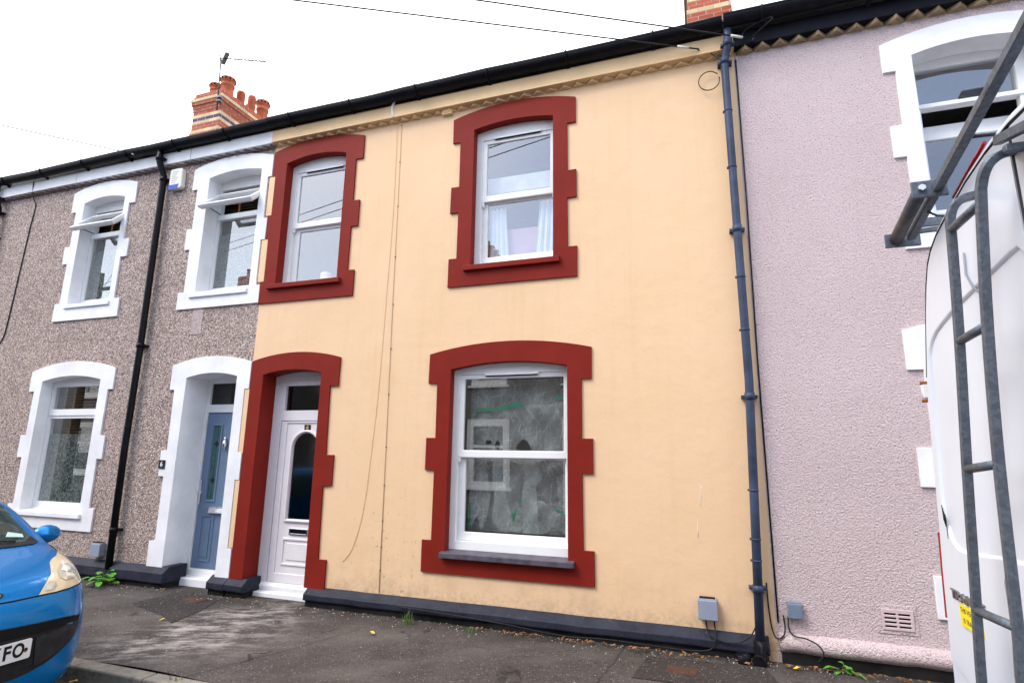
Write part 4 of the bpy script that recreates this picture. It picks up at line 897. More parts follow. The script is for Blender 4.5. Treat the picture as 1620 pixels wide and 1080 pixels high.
cable_obj("looped_cable", [(.30, -.05, 5.40)] + [(.22 + .1 * math.cos(a), -.045, 5.345 + .105 * math.sin(a)) for a in [R(40 + 36 * k) for k in range(10)]] + [(.31, -.06, 5.36)], .005, M['cable'], "round coil of black cable hanging on the cream wall by the pipe bend", "cable")
cable_obj("looped_cable", [(.64, -.12, 5.665), (.55, -.14, 5.70), (.60, -.16, 5.76), (.76, -.20, 5.79), (.82, -.22, 5.77), (.76, -.19, 5.735), (.64, -.12, 5.69)], .005, M['cable'], "flat loop of black cable in front of the black gutter above the pink wall", "cable")
cable_obj("painted_cable", [(X(-2.974), -.075, Z(3.70)), (X(-2.985), -.09, Z(3.60)), (X(-2.972), -.08, Z(3.5))], .016, M['whitetrim'], "thick white sleeve hanging from the cream fascia", "cable sleeve")
cable_obj("painted_cable", [(X(-2.972), -.03, Z(3.52)), (X(-2.955), -.006, Z(3.3)), (X(-2.945), -.004, Z(2.5)), (X(-2.965), -.004, Z(1.5)), (X(-2.99), -.004, Z(.6)), (X(-3.02), -.004, Z(.1)), (X(-3.07), -.004, Z(-.5)), (X(-3.16), -.004, Z(-.86)), (X(-3.26), -.004, Z(-1.0))], .0024, M['cream'], "thin loose painted cable curving left towards the door surround", "cable")
t = thing("clipped_cable", (X(-2.88), 0, .2), "straight thin cable clipped down the cream wall left of the ground window", "cable")
mb = MB(); mb.tube([(X(-2.905), -.005, Z(3.43)), (X(-2.89), -.005, Z(1.5)), (X(-2.87), -.005, Z(.0)), (X(-2.855), -.005, Z(-1.24))], .0038, 6); mb.build("wire", M['creamcable'], t)
for u in (3.43, 3.0, 2.5, 1.95, 1.45, 1.0, .55, .05, -.3, -.62, -.85, -1.05):
    xx = -2.855 - (u + 1.24) * .0107; mb = MB(); mb.box(X(xx) - .005, X(xx) + .006, -.012, .0, Z(u) - .005, Z(u) + .006); mb.build("cable_clip", M['clip'], t, bevel=.002)
cable_obj("wall_cable", [(-9.98, -.10, 5.80), (-10.0, -.075, 5.62), (-9.99, -.04, 5.5), (-9.985, -.008, 5.4), (-10.02, -.008, 5.0), (-10.06, -.008, 4.3), (-10.10, -.008, 3.6), (-10.15, -.008, 3.25), (-10.32, -.008, 3.1)], .008, M['cable'], "black cable running down the pebble-dash wall left of the upper window", "cable")
# alarm box
ab = thing("alarm_box", (-6.92, 0, 5.2), "ivory burglar alarm box with blue band by the black downpipe", "alarm box")
ao = [(-7.035, 5.225), (-6.83, 5.225), (-6.80, 5.25), (-6.805, 5.50), (-6.83, 5.53), (-7.02, 5.53), (-7.035, 5.51)]
mb = MB(); mb.prism(ao, (), -.075, -.002); mb.build("cover", M['alarmw'], ab, bevel=.012, seg=3)
mb = MB(); mb.prism([(-7.03, 5.235), (-6.86, 5.235), (-6.84, 5.29), (-7.03, 5.29)], (), -.0785, -.074); mb.build("blue_band", M['alarmb'], ab)
mb = MB()
for k in range(6): mb.box(-6.985, -6.985 + (.075 + .02 * ((k * 7) % 3)), -.0775, -.074, 5.315 + k * .033, 5.324 + k * .033)
mb.build("faded_print", M['faint'], ab)
# small painted box under the eaves
mb = MB(); mb.box(-2.775, -2.645, -.045, -.001, 5.60 - .035, 5.70 - .015); mb.box(-2.755, -2.665, -.052, -.044, 5.585, 5.665); tag(mb.build("junction_box", M['creamtrim'], bevel=.004), "small cream painted box under the eaves left of the upper window", "junction box")
def meter_box(x0, x1, z0, z1, d, mat, label, legs, lid=True):
    t = thing("meter_box", ((x0 + x1) / 2, 0, z0), label, "meter box")
    mb = MB(); mb.box(x0, x1, -d, -.001, z0, z1); mb.box(x0 - .004, x1 + .004, -d - .012, -d + .01, z0 - .004, z1 - .012); mb.build("cover", mat, t, bevel=.006)
    if lid: mb = MB(); mb.box(x0 + .012, x1 - .012, -d + .004, -.01, z1 - .004, z1 + .008); mb.build("vent_cap", M['darkbase'], t)
    return t
meter_box(X(-.115) * .987, X(.018) * .987, .277, .442, .06, M['greybox'], "larger grey meter box on the cream wall above the black plinth", 2)
meter_box(X(.497) * .99, X(.588) * .99, .352, .472, .045, M['greybox2'], "small blue-grey meter box on the pink wall", 2, False)
meter_box(-7.46, -7.30, .285, .445, .07, M['greybox'], "grey meter box on the pebble-dash wall beside the black downpipe", 2)
cable_obj("box_cable", [(-.075, -.03, .285), (-.07, -.03, .21), (-.05, -.075, .165), (.05, -.10, .13), (.17, -.10, .135), (.26, -.10, .19), (.31, -.075, .26)], .006, M['cable'], "black cable curving from the larger grey box to the blue-grey downpipe", "cable")
cable_obj("box_cable", [(-.01, -.03, .285), (-.005, -.04, .20), (-.01, -.10, .14), (-.06, -.12, .06), (-.3, -.11, .035), (-.9, -.115, .045), (-1.3, -.11, .03), (-1.9, -.12, .075), (-2.5, -.11, .10), (-3.0, -.105, .115)], .0055, M['cable'], "long black cable running low along the cream house plinth", "cable")
cable_obj("box_cable", [(.53, -.02, .36), (.535, -.03, .27), (.52, -.05, .215), (.47, -.07, .19), (.44, -.05, .24), (.425, -.02, .38), (.42, -.012, .6)], .006, M['cable'], "short looped black cable from the small box to the house joint", "cable")
cable_obj("box_cable", [(.565, -.02, .36), (.565, -.035, .26), (.60, -.06, .22), (.68, -.085, .215), (.76, -.10, .18), (.79, -.105, .12), (.75, -.10, .06)], .006, M['cable'], "black cable from the small box bending over the pink plinth", "cable")
# number plaque 6
pq = thing("number_plaque", (X(-5.655), -.03, Z(-.17)), "small dark slate plaque with a white 6 on the white quoin", "house number")
mb = MB(); mb.box(X(-5.70), X(-5.615), -.034, -.023, Z(-.205), Z(-.115)); mb.build("plaque", M['black_slate'], pq, bevel=.002)
text("6", .085, M['white'], pq, "numeral", at(FRONT, (X(-5.6575), -.035, Z(-.16))), .001, bold=.001)
# aerial on the left chimney
ae = thing("tv_aerial", (-9.5, 2.66, 8.7), "thin television aerial strapped to the banded chimney", "aerial")
mb = MB(); mb.tube([(-9.50, 2.62, 8.72), (-9.58, 2.62, 9.97)], .014, 8); mb.build("mast", M['alu'], ae)
mb = MB(); mb.tube([(-9.70, 2.60, 10.02), (-8.30, 2.62, 9.60)], .013, 6); d = Vector((1.40, .02, -.42)).normalized()
for k in range(10):
    p = Vector((-9.70, 2.60, 10.02)) + d * (.45 + k * .105); mb.tube([p + Vector((.0, -.09, .03)), p + Vector((.0, .09, -.03))], .005, 5); mb.tube([p, p + Vector((-.02, 0, .06))], .004, 5)
mb.build("boom", M['alu'], ae)
mb = MB(); p = Vector((-9.70, 2.60, 10.02)) + d * .27; mb.obox(p, d * .012, (0, .10, 0), (.035, 0, .10)*1) if 0 else mb.obox(p, d * .012, (0, .05, .02), (.05, 0, .13)); p = Vector((-9.70, 2.60, 10.02)) + d * .12; mb.tube([p + Vector((-.06, .08, -.12)), p + Vector((.06, -.08, .13))], .008, 5); mb.tube([p + Vector((.03, .08, -.10)), p + Vector((-.02, -.08, .13))], .008, 5)
mb.build("reflector", M['alu'], ae)
mb = MB(); mb.box(-9.53, -9.45, 2.60, 2.68, 9.02, 9.06); mb.box(-9.53, -9.45, 2.60, 2.68, 8.93, 8.96); mb.build("bracket", M['galv'], ae)

# ------------------------------------------------------------------ things behind the panes
def curtain(x0, x1, z0, z1, y, label, waist=0.0, side=1):
    mb = MB(); n, m_ = 36, 14; vs = []; fs = []
    for j in range(m_ + 1):
        t = j / m_; z = z1 + (z0 - z1) * t
        sq = 1 - waist * math.sin(math.pi * min(1, t * 1.1)) if waist else 1 + .25 * t
        for i in range(n + 1):
            u = i / n; xx = x0 + (x1 - x0) * u * sq if side > 0 else x1 - (x1 - x0) * (1 - u) * sq
            vs.append((xx, y + .018 * math.sin(u * 24 + t * 1.2) + .01 * math.sin(u * 51), z))
    for j in range(m_):
        for i in range(n): a = j * (n + 1) + i; fs.append((a, a + 1, a + n + 2, a + n + 1))
    mb.add(vs, fs, 0, True); return tag(mb.build("curtain", M['curtain'], recalc=False), label, "curtain")
curtain(-2.23, -2.03, 3.70, 4.385, .215, "gathered white net curtain at the left of the upper window", .0, 1)
curtain(-1.63, -1.40, 3.70, 4.42, .215, "straight white net curtain at the right of the upper window", .0, -1)
mb = MB(); mb.box(-2.33, -1.40, .25, .265, 4.60, 4.80); tag(mb.build("reflection_band", M['bandwhite']), "pale horizontal board added for the white band reflected in the upper right window", "reflection_band")  # added board, stands in for a pale reflection in the pane
mb = MB(); mb.box(-2.1, -1.40, .26, .266, 3.62, 4.14); tag(mb.build("blind", M['pinkcloth']), "pale pink cloth panel between the white curtains", "blind")
mb = MB(); mb.lathe((-4.50, .30, 3.67), [(0, 0), (.075, 0), (.078, .02), (.078, .19), (.06, .20), (.02, .19), (0, .185)], 18); mb.tube([(-4.5, .30, 3.85), (-4.498, .30, 3.875)], .003, 5)
tag(mb.build("candle", M['wax']), "fat cream candle on the sill of the upper left red-framed window", "candle")
def ven_blind(x0, x1, z0, z1, y, label):
    t = thing("venetian_blind", ((x0 + x1) / 2, y, z0), label, "blind")
    mb = MB(); z = z1
    while z > z0: mb.obox(((x0 + x1) / 2, y, z), ((x1 - x0) / 2, 0, 0), (0, .021, .010), (0, -.0006, .0016)); z -= .043
    mb.build("slats", M['wood'], t)
    for f in (.22, .78): mb = MB(); xx = x0 + (x1 - x0) * f; mb.box(xx - .015, xx + .015, y - .026, y - .023, z0, z1 + .02); mb.build("tape", M['ladder_tape'], t)
ven_blind(-6.28, -5.42, 4.30, 5.28, .33, "wooden venetian blind behind the open window nearest the cream house")
ven_blind(-8.75, -7.93, 4.30, 5.23, .30, "wooden venetian blind behind the open window farther left")
ven_blind(-8.98, -7.92, 1.75, 2.5, .29, "wooden venetian blind behind the closed ground floor window")
# torn dust sheets in the ground floor window
def dust_sheet(outline, y, label, amp=.02, holes=()):
    xs = [p[0] for p in outline]; zs = [p[1] for p in outline]
    def inside(x, z, poly):
        c = False; j = len(poly) - 1
        for i in range(len(poly)):
            a, b = poly[i], poly[j]
            if (a[1] > z) != (b[1] > z) and x < (b[0] - a[0]) * (z - a[1]) / (b[1] - a[1] + 1e-9) + a[0]: c = not c
            j = i
        return c
    st = .0125; nx = int((max(xs) - min(xs)) / st) + 1; nz = int((max(zs) - min(zs)) / st) + 1; idx = {}; vs = []; fs = []
    ph = rnd.uniform(0, 6)
    def dy(x, z):
        return amp * (math.sin(x * 9 + z * 5 + ph) * .5 + math.sin(x * 23 - z * 19 + ph * 2) * .25 + math.sin(z * 13 + x * 6) * .4)
    def vid(i, j):
        if (i, j) not in idx:
            x = min(xs) + i * st; z = min(zs) + j * st; idx[(i, j)] = len(vs); vs.append((x, y + dy(x, z), z))
        return idx[(i, j)]
    for i in range(nx):
        for j in range(nz):
            x = min(xs) + (i + .5) * st; z = min(zs) + (j + .5) * st
            if inside(x, z, outline) and not any((x - h[0]) ** 2 / h[2] ** 2 + (z - h[1]) ** 2 / h[3] ** 2 < 1 + .25 * math.sin(3 * math.atan2(z - h[1], x - h[0]) + h[0] * 40) for h in holes):
                fs.append((vid(i, j), vid(i + 1, j), vid(i + 1, j + 1), vid(i, j + 1)))
    mb = MB(); mb.add(vs, fs, 0, True); return tag(mb.build("dust_sheet", M['plastic'], recalc=False), label, "plastic sheet", "torn plastic sheets in the ground window")
dust_sheet([(-2.40, 2.02), (-2.30, 2.10), (-2.10, 2.09), (-1.80, 2.14), (-1.55, 2.13), (-1.30, 2.20), (-1.30, 1.55), (-1.55, 1.58), (-1.75, 1.50), (-2.0, 1.56), (-2.42, 1.52)], .245, "wide torn plastic sheet taped across the upper pane of the ground window", .016, [(-1.80, 1.70, .075, .065), (-2.10, 1.71, .03, .05), (-2.2, 1.74, .035, .02)])
dust_sheet([(-2.42, 2.40), (-1.34, 2.40), (-1.34, 2.16), (-1.55, 2.10), (-1.80, 2.11), (-2.10, 2.06), (-2.30, 2.07), (-2.42, 1.98)], .262, "thin creased plastic above the green tape in the ground window", .012)
dust_sheet([(-2.43, 1.60), (-1.32, 1.60), (-1.32, .83), (-2.43, .83)], .285, "faint loose plastic film filling the back of the lower pane", .02)
dust_sheet([(-2.40, 1.56), (-2.22, 1.58), (-2.16, 1.2), (-2.20, .95), (-2.26, .84), (-2.30, 1.0), (-2.36, .87), (-2.40, .98)], .235, "narrow torn strip of plastic hanging at the left of the lower pane", .02)
dust_sheet([(-2.16, 1.58), (-2.02, 1.58), (-1.99, 1.2), (-1.93, .98), (-1.86, .86), (-2.0, .84), (-2.14, .92), (-2.12, 1.2)], .255, "crumpled plastic strip drooping to the sill left of centre", .025)
dust_sheet([(-1.78, 1.60), (-1.66, 1.58), (-1.60, 1.38), (-1.66, 1.30), (-1.62, .84), (-1.80, .84), (-1.80, 1.3)], .23, "pale plastic strip hanging down the middle of the lower pane", .03)
dust_sheet([(-1.88, 1.08), (-1.76, 1.18), (-1.58, 1.16), (-1.45, 1.05), (-1.33, 1.06), (-1.33, .84), (-1.50, .90), (-1.60, .83), (-1.92, .84)], .265, "bunched plastic heap lying along the sill at the right of the lower pane", .04)
dust_sheet([(-1.45, 1.40), (-1.33, 1.45), (-1.33, 1.02), (-1.42, 1.10)], .24, "small torn plastic flap at the right edge of the lower pane", .02)
mb = MB()
for (x0, z0, x1, z1, wd) in ((-2.345, 2.09, -2.13, 2.095, .018), (-2.37, 2.01, -2.345, 2.085, .016), (-2.10, 2.10, -1.80, 2.145, .02), (-1.46, 2.19, -1.335, 2.205, .018)):
    a = Vector((x0, .222, z0)); b_ = Vector((x1, .222, z1)); dd = (b_ - a); mb.obox((a + b_) / 2, dd / 2, (0, .001, 0), Vector((-dd.z, 0, dd.x)).normalized() * wd)
tag(mb.build("masking_tape", M['tape']), "bright green tape strips along the top of the upper plastic sheet", "tape")
mb = MB()
for (x0, z0, x1, z1, wd) in ((-1.90, .95, -1.87, 1.06, .012), (-1.84, 1.14, -1.76, 1.175, .012), (-1.45, 1.08, -1.34, 1.05, .01), (-2.385, .88, -2.38, 1.12, .012), (-1.34, .84, -1.335, .95, .01)):
    a = Vector((x0, .215, z0)); b_ = Vector((x1, .215, z1)); dd = (b_ - a); mb.obox((a + b_) / 2, dd / 2, (0, .001, 0), Vector((-dd.z, 0, dd.x)).normalized() * wd)
tag(mb.build("masking_tape", M['tape']), "short green tape scraps around the lower plastic heap", "tape")

# ------------------------------------------------------------------ white van
VC = -3.42
van = thing("parked_van", (3.4, VC, -.11), "white panel van with a galvanised ladder on its rear door", "van")
half = [(1.135, .42), (1.13, .55), (1.11, .80), (1.075, 1.15), (1.038, 1.42), (1.011, 1.65), (.987, 1.85), (.957, 1.98), (.910, 2.12), (.867, 2.25), (.817, 2.37), (.773, 2.445), (.72, 2.492), (.645, 2.530), (.505, 2.570), (.325, 2.615), (.16, 2.640), (0, 2.650)]
def ringpts(k, dz, x, zmin=.42):
    return [(x, VC + y * k, max(zmin, z + dz)) for y, z in half] + [(x, VC - y * k, max(zmin, z + dz)) for y, z in half[-2::-1]]
mb = MB(); rings = [ringpts(.982, .018, .950), ringpts(.996, .036, .958), ringpts(1.002, .044, .985), ringpts(1.006, .046, 1.05), ringpts(1.010, .046, 1.6), ringpts(1.010, .046, 3.9)]
def ring2(x, ztop, zmin, kk): # cab/bonnet sections squashed to a lower top
    return [(x, VC + y * kk, min(zmin + (z - .42) * (ztop - zmin) / (2.65 - .42), ztop)) for y, z in half] + [(x, VC - y * kk, min(zmin + (z - .42) * (ztop - zmin) / (2.65 - .42), ztop)) for y, z in half[-2::-1]]
rings += [ring2(4.3, 2.52, .42, 1.0), ring2(4.75, 2.2, .42, .99), ring2(5.25, 1.5, .40, .985), ring2(5.6, 1.3, .36, .95), ring2(5.8, 1.05, .34, .86), ring2(5.86, .85, .36, .75)]
m = len(rings[0]); vs = [p for r_ in rings for p in r_]; fs = []
for i in range(len(rings) - 1):
    for k in range(m - 1): fs.append((i * m + k, i * m + k + 1, (i + 1) * m + k + 1, (i + 1) * m + k))
    fs.append((i * m + m - 1, i * m, (i + 1) * m, (i + 1) * m + m - 1))
mb.add(vs, fs, 0, True); mb.add(rings[0], [tuple(range(m))]); mb.add(rings[-1], [tuple(range(m))[::-1]])
mb.build("body", M['van'], van)
# rear doors with pressed panels
press = [(-2.562, 2.050), (-2.578, 2.085), (-2.608, 2.112), (-2.66, 2.138), (-2.728, 2.156), (-2.851, 2.184), (-3.055, 2.214), (-3.22, 2.238), (-3.32, 2.251), (-3.355, 2.254), (-3.368, 2.242), (-3.368, 1.335), (-3.355, 1.322), (-2.97, 1.312), (-2.786, 1.295), (-2.647, 1.284), (-2.585, 1.286), (-2.548, 1.302), (-2.522, 1.33), (-2.502, 1.37), (-2.490, 1.42), (-2.488, 1.47)]
def offs(poly, d):
    c = (sum(p[0] for p in poly) / len(poly), sum(p[1] for p in poly) / len(poly)); out = []
    n = len(poly)
    for i in range(n):
        a, b, c_ = Vector(poly[i - 1]), Vector(poly[i]), Vector(poly[(i + 1) % n]); t = (c_ - a).normalized(); nr = Vector((t.y, -t.x))
        if nr.dot(b - Vector(c)) < 0: nr = -nr
        out.append((b.x + nr.x * d, b.y + nr.y * d))
    return out
def rear_door(side):
    out = [(VC + .012, .56)] + [(VC + y * .965, z - .010 if z > 2.3 else z) for y, z in half if .56 < z < 2.645] + [(VC + .012, 2.636)]
    mir = (lambda p: p) if side > 0 else (lambda p: (2 * VC - p[0], p[1]))
    L0 = [mir(p) for p in out]; L1 = [mir(p) for p in offs(press, .022)]; L2 = [mir(p) for p in press]
    mb = MB(); x0 = .940
    tr = tessellate_polygon([[Vector((p[0], p[1], 0)) for p in L0], [Vector((p[0], p[1], 0)) for p in L1]]); fl = L0 + L1
    mb.add([(x0, p[0], p[1]) for p in fl], tr)
    n = len(L1); rings = [(L1, x0)] + [([mir(p) for p in offs(press, .022 - .022 * q)], x0 + .016 * (.5 - .5 * math.cos(math.pi * q))) for q in (.25, .5, .75, 1.0)]
    for (a, xa), (b, xb) in zip(rings[:-1], rings[1:]):
        mb.add([(xa, p[0], p[1]) for p in a] + [(xb, p[0], p[1]) for p in b], [(i, (i + 1) % n, n + (i + 1) % n, n + i) for i in range(n)], 0, True)
    mb.add([(x0 + .016, p[0], p[1]) for p in L2], tessellate_polygon([[Vector((p[0], p[1], 0)) for p in L2]]))
    k = len(L0); mb.add([(x0, p[0], p[1]) for p in L0] + [(x0 + .03, p[0], p[1]) for p in L0], [(i, (i + 1) % k, k + (i + 1) % k, k + i) for i in range(k)])
    return mb.build("rear_door", M['van'], van, bevel=0)
rdoor = rear_door(1); rear_door(-1)
mb = MB()
for sd_ in (1, -1):
    pth = [(.945, VC + sd_ * (y * .974), z - .001) for y, z in half if 1.9 < z < 2.651]; mb.tube(pth, .006, 6)
mb.tube([(.945, VC, .56), (.945, VC, 2.60)], .007, 6); mb.build("door_seal", M['seal'], van)
mb = MB()
mb.tube([(.957, -2.955, 2.618), (.957, -3.10, 2.655), (.957, -3.24, 2.688)], .0065, 6); mb.build("high_level_lamp", M['redlens'], van)
for sd_ in (1, -1):
    mb = MB(); pts = [(.952, 1.078, 1.31), (.952, 1.100, 1.12), (.952, 1.118, .95), (1.04, 1.128, .95), (1.04, 1.112, 1.12), (1.04, 1.090, 1.31)]
    mb.add([(p[0], VC + sd_ * p[1], p[2]) for p in pts] + [(p[0] + .005, VC + sd_ * (p[1] - .03), p[2]) for p in pts], [(0, 1, 4, 5), (1, 2, 3, 4), (6, 11, 10, 7), (7, 10, 9, 8), (0, 6, 7, 1), (1, 7, 8, 2), (5, 4, 10, 11), (4, 3, 9, 10), (0, 5, 11, 6), (2, 8, 9, 3)]); mb.build("tail_lamp", M['redlens'], van)
    for zz in (1.93,):
        mb = MB(); yy = VC + sd_ * 1.048; mb.tube([(.965, yy, zz - .045), (.965, yy, zz + .045)], .014, 10); mb.box(.955, 1.06, yy - .012 - .01 * sd_, yy + .012 - .01 * sd_, zz - .03, zz + .03); mb.tube([(.965, yy, zz - .05), (.965, yy, zz - .038)], .017, 10, 1); mb.tube([(.965, yy, zz + .03), (.965, yy, zz + .045)], .016, 10, 1)
        mb.build("door_hinge", [M['whitetrim'], M['rusty']], van)
mb = MB(); mb.prism([(.86, .40), (.86, .56), (.90, .60), (.97, .60), (.97, .36), (.90, .36)], (), VC - 1.11, VC + 1.11, fn=lambda p, t: (p[0], t, p[1])); mb.build("rear_bumper", M['trim'], van, bevel=.02)
mb = MB(); mb.tube([(.934, -3.026, 2.37), (.934, -3.017, 2.29), (.936, -3.05, 2.235), (.950, -3.075, 2.19), (.952, -3.065, 2.06), (.952, -3.036, 1.77), (.952, -3.03, 1.5), (.952, -3.0, 1.33)], .0035, 5); mb.tube([(.937, -2.985, 1.27), (.937, -2.957, 1.22), (.937, -2.955, 1.06), (.937, -2.925, .92), (.937, -2.93, .8)], .004, 5); mb.build("door_cable", M['greybox'], van)
BACK = Matrix(((0, 0, -1, 0), (-1, 0, 0, 0), (0, 1, 0, 0), (0, 0, 0, 1)))
text("TRANSIT", .050, M['badge'], van, "badge", at(BACK, (.936, -2.462, 1.082)), .004, 'LEFT', 1.5, .001)
mb = MB(); mb.box(.9355, .9395, -2.72, -2.528, .975, 1.058); st = mb.build("tracker_sticker", M['yellow'], van)
text("THIS VEHICLE", .026, M['ink'], van, "sticker_print", at(BACK, (.9352, -2.534, 1.036)), .0003, 'LEFT', 1.0)
text("IS TRACKED", .026, M['ink'], van, "sticker_print", at(BACK, (.9352, -2.552, .998)), .0003, 'LEFT', 1.0)
mb = MB()
for k in range(5): mb.tube([(.937, -2.478 - k * .006, 1.435 - k * .012), (.937, -2.482 - k * .006, 1.35 + .01 * abs(k - 2))], .0016, 4)
mb.prism([(-2.496, 1.30), (-2.505, 1.385), (-2.498, 1.40)], (), .9372, .939, fn=lambda p, t: (t, p[0], p[1])); mb.build("scuff_mark", M['ink'], van)
for xx in (1.75, 4.95):
    for sd_ in (1, -1):
        yy = VC + sd_ * 1.0; mb = MB(); n = 28; prof = [(.20, -.1), (.31, -.1), (.335, -.07), (.335, .07), (.31, .1), (.20, .1)]; vs = []; fs = []
        for r_, o_ in prof:
            for k in range(n): a = 2 * math.pi * k / n; vs.append((xx + r_ * math.cos(a), yy + o_, .225 + r_ * math.sin(a)))
        for i in range(len(prof) - 1):
            for k in range(n): fs.append((i * n + k, i * n + (k + 1) % n, (i + 1) * n + (k + 1) % n, (i + 1) * n + k))
        mb.add(vs, fs, 0, True); whl = mb.build("wheel", M['tyre'], van); mb = MB(); mb.tube([(xx, yy - .09, .225), (xx, yy + .09, .225)], .205, 24); mb.build("rim", M['badge'], whl)
for sd_ in (1, -1):
    mb = MB(); mb.add([(4.1, VC + sd_ * 1.065, 1.35), (5.0, VC + sd_ * 1.06, 1.35), (4.62, VC + sd_ * 1.0, 1.95), (4.1, VC + sd_ * .97, 2.02)], [(0, 1, 2, 3)]); mb.build("side_window", M['tealglass'], van)
# galvanised ladder
ld = thing("rear_ladder", (.84, -3.1, .7), "galvanised steel ladder mounted on the rear door of the white van", "ladder")
def sqtube(path, r, mat, parent, name): mb = MB(); mb.tube(path, r, 4, sq=True); return mb.build(name, mat, parent, bevel=.004)
r1 = [(.845, -2.90, .70), (.84, -2.926, .89), (.84, -2.967, 1.124), (.84, -3.052, 1.592), (.84, -3.139, 2.02), (.84, -3.195, 2.36)]
r1 += [(.84, -3.205, 2.43), (.847, -3.213, 2.468), (.862, -3.216, 2.490), (.892, -3.200, 2.511), (.955, -3.160, 2.537)]
r2 = [(.845, -3.20, .70), (.84, -3.221, .99), (.84, -3.241, 1.143), (.84, -3.283, 1.619), (.84, -3.347, 2.034), (.84, -3.425, 2.385)]
r2 += [(.84, -3.449, 2.452), (.846, -3.478, 2.491), (.872, -3.480, 2.517), (.93, -3.44, 2.549), (1.0, -3.36, 2.582)]
def smoothp(P, n=5):
    P = [Vector(p) for p in P]; Q = []
    for i in range(len(P) - 1):
        p0, p1, p2, p3 = P[max(i - 1, 0)], P[i], P[i + 1], P[min(i + 2, len(P) - 1)]
        for k in range(n): t_ = k / n; Q.append(.5 * ((2 * p1) + (p2 - p0) * t_ + (2 * p0 - 5 * p1 + 4 * p2 - p3) * t_ * t_ + (3 * p1 - p0 - 3 * p2 + p3) * t_ ** 3))
    return Q + [P[-1]]
sqtube(smoothp(r1), .0185, M['galv'], ld, "rail"); sqtube(smoothp(r2), .0185, M['galv'], ld, "rail")
for (a, b) in (((.84, -3.197, 2.400), (.84, -3.425, 2.400)), ((.84, -3.139, 2.02), (.84, -3.347, 2.03)), ((.84, -3.052, 1.592), (.84, -3.283, 1.612)), ((.84, -2.967, 1.124), (.84, -3.241, 1.14)), ((.84, -2.91, .76), (.84, -3.205, .76))):
    mb = MB(); mb.tube([a, b], .0145, 10); mb.build("rung", M['galv'], ld)
mb = MB()
mb.box(.85, .945, -3.075, -3.045, .808, .832); mb.build("standoff_bracket", M['galv'], ld, bevel=.003); mb = MB()
mb.obox((.90, -3.60, 2.545), (.012, 0, 0), (0, .16, .045), (0, -.005, .014)); mb.obox((.92, -3.50, 2.53), (.035, 0, 0), (0, .012, 0), (0, 0, .012)); mb.build("standoff_bracket", M['galv'], ld, bevel=.003)
# roof rack overhang with ladder roller
rk = thing("roof_rack", (.9, VC, 2.66), "galvanised roof rack with a ladder roller overhanging the van rear", "roof rack")
pA, pB = Vector((.925, -2.576, 2.607)), Vector((.845, -3.772, 2.732)); pC = pB + (pB - pA) * .55
mb = MB(); mb.tube([pA, pC], .022, 4, sq=True); mb.build("rear_bar", M['galv'], rk, bevel=.003)
dv = (pC - pA).normalized(); sidev = Vector((-.052, 0, .004))
mb = MB(); q0 = pA + sidev - dv * .02; q1 = pA + sidev + dv * .40; mb.tube([q0, q1], .027, 16); mb.build("roller", M['roller'], rk)
mb = MB(); mb.obox(pA + sidev * .5 - dv * .03, (.07, 0, 0), dv * .006, (0, 0, .032)); mb.build("roller_bracket", M['galv'], rk, bevel=.003); mb = MB(); mb.obox(pA + sidev * .5 + dv * .415, (.06, 0, 0), dv * .005, (0, 0, .034)); mb.build("roller_bracket", M['galv'], rk, bevel=.003)
mb = MB(); mb.tube([q1 + dv * .014, q1 + dv * .032], .013, 6); mb.build("bolt", M['chrome'], rk)
mb = MB(); p = pA + dv * .97; mb.obox(p + Vector((-.050, 0, .0)), (.028, 0, 0), dv * .018, (0, 0, .004)); mb.build("tie_tab", M['galv'], rk, bevel=.003)
mb = MB()
for s_ in (.05, .11): mb = MB(); p = pA + dv * s_; mb.tube([p, p + Vector((.60, 0, .02))], .013, 4, sq=True); mb.build("side_rail", M['galv'], rk)
mb = MB()
p = pA + dv * .74; mb.tube([p, p + Vector((.22, 0, -.005)), p + Vector((.5, 0, .03))], .010, 6); mb.build("side_rail", M['galv'], rk); mb = MB()
p = pA + dv * .27; mb.tube([p + Vector((0, 0, -.02)), p + Vector((.025, -.01, -.045)), p + Vector((.07, -.01, -.052)), p + Vector((.13, -.01, -.05))], .005, 6); mb.build("rope_hook", M['galv'], rk)
mb = MB()
for yy in (-2.45, -3.42, -4.35): mb.tube([(1.02, yy, 2.72), (3.9, yy, 2.72)], .02, 4, sq=True)
for xx in (1.5, 2.6, 3.7): mb.tube([(xx, -2.40, 2.72), (xx, -4.42, 2.72)], .02, 4, sq=True); mb.tube([(xx, -2.52, 2.50), (xx, -2.45, 2.72)], .016, 4, sq=True); mb.tube([(xx, -4.30, 2.50), (xx, -4.38, 2.72)], .016, 4, sq=True)
mb.build("rack_frame", M['galv'], rk)

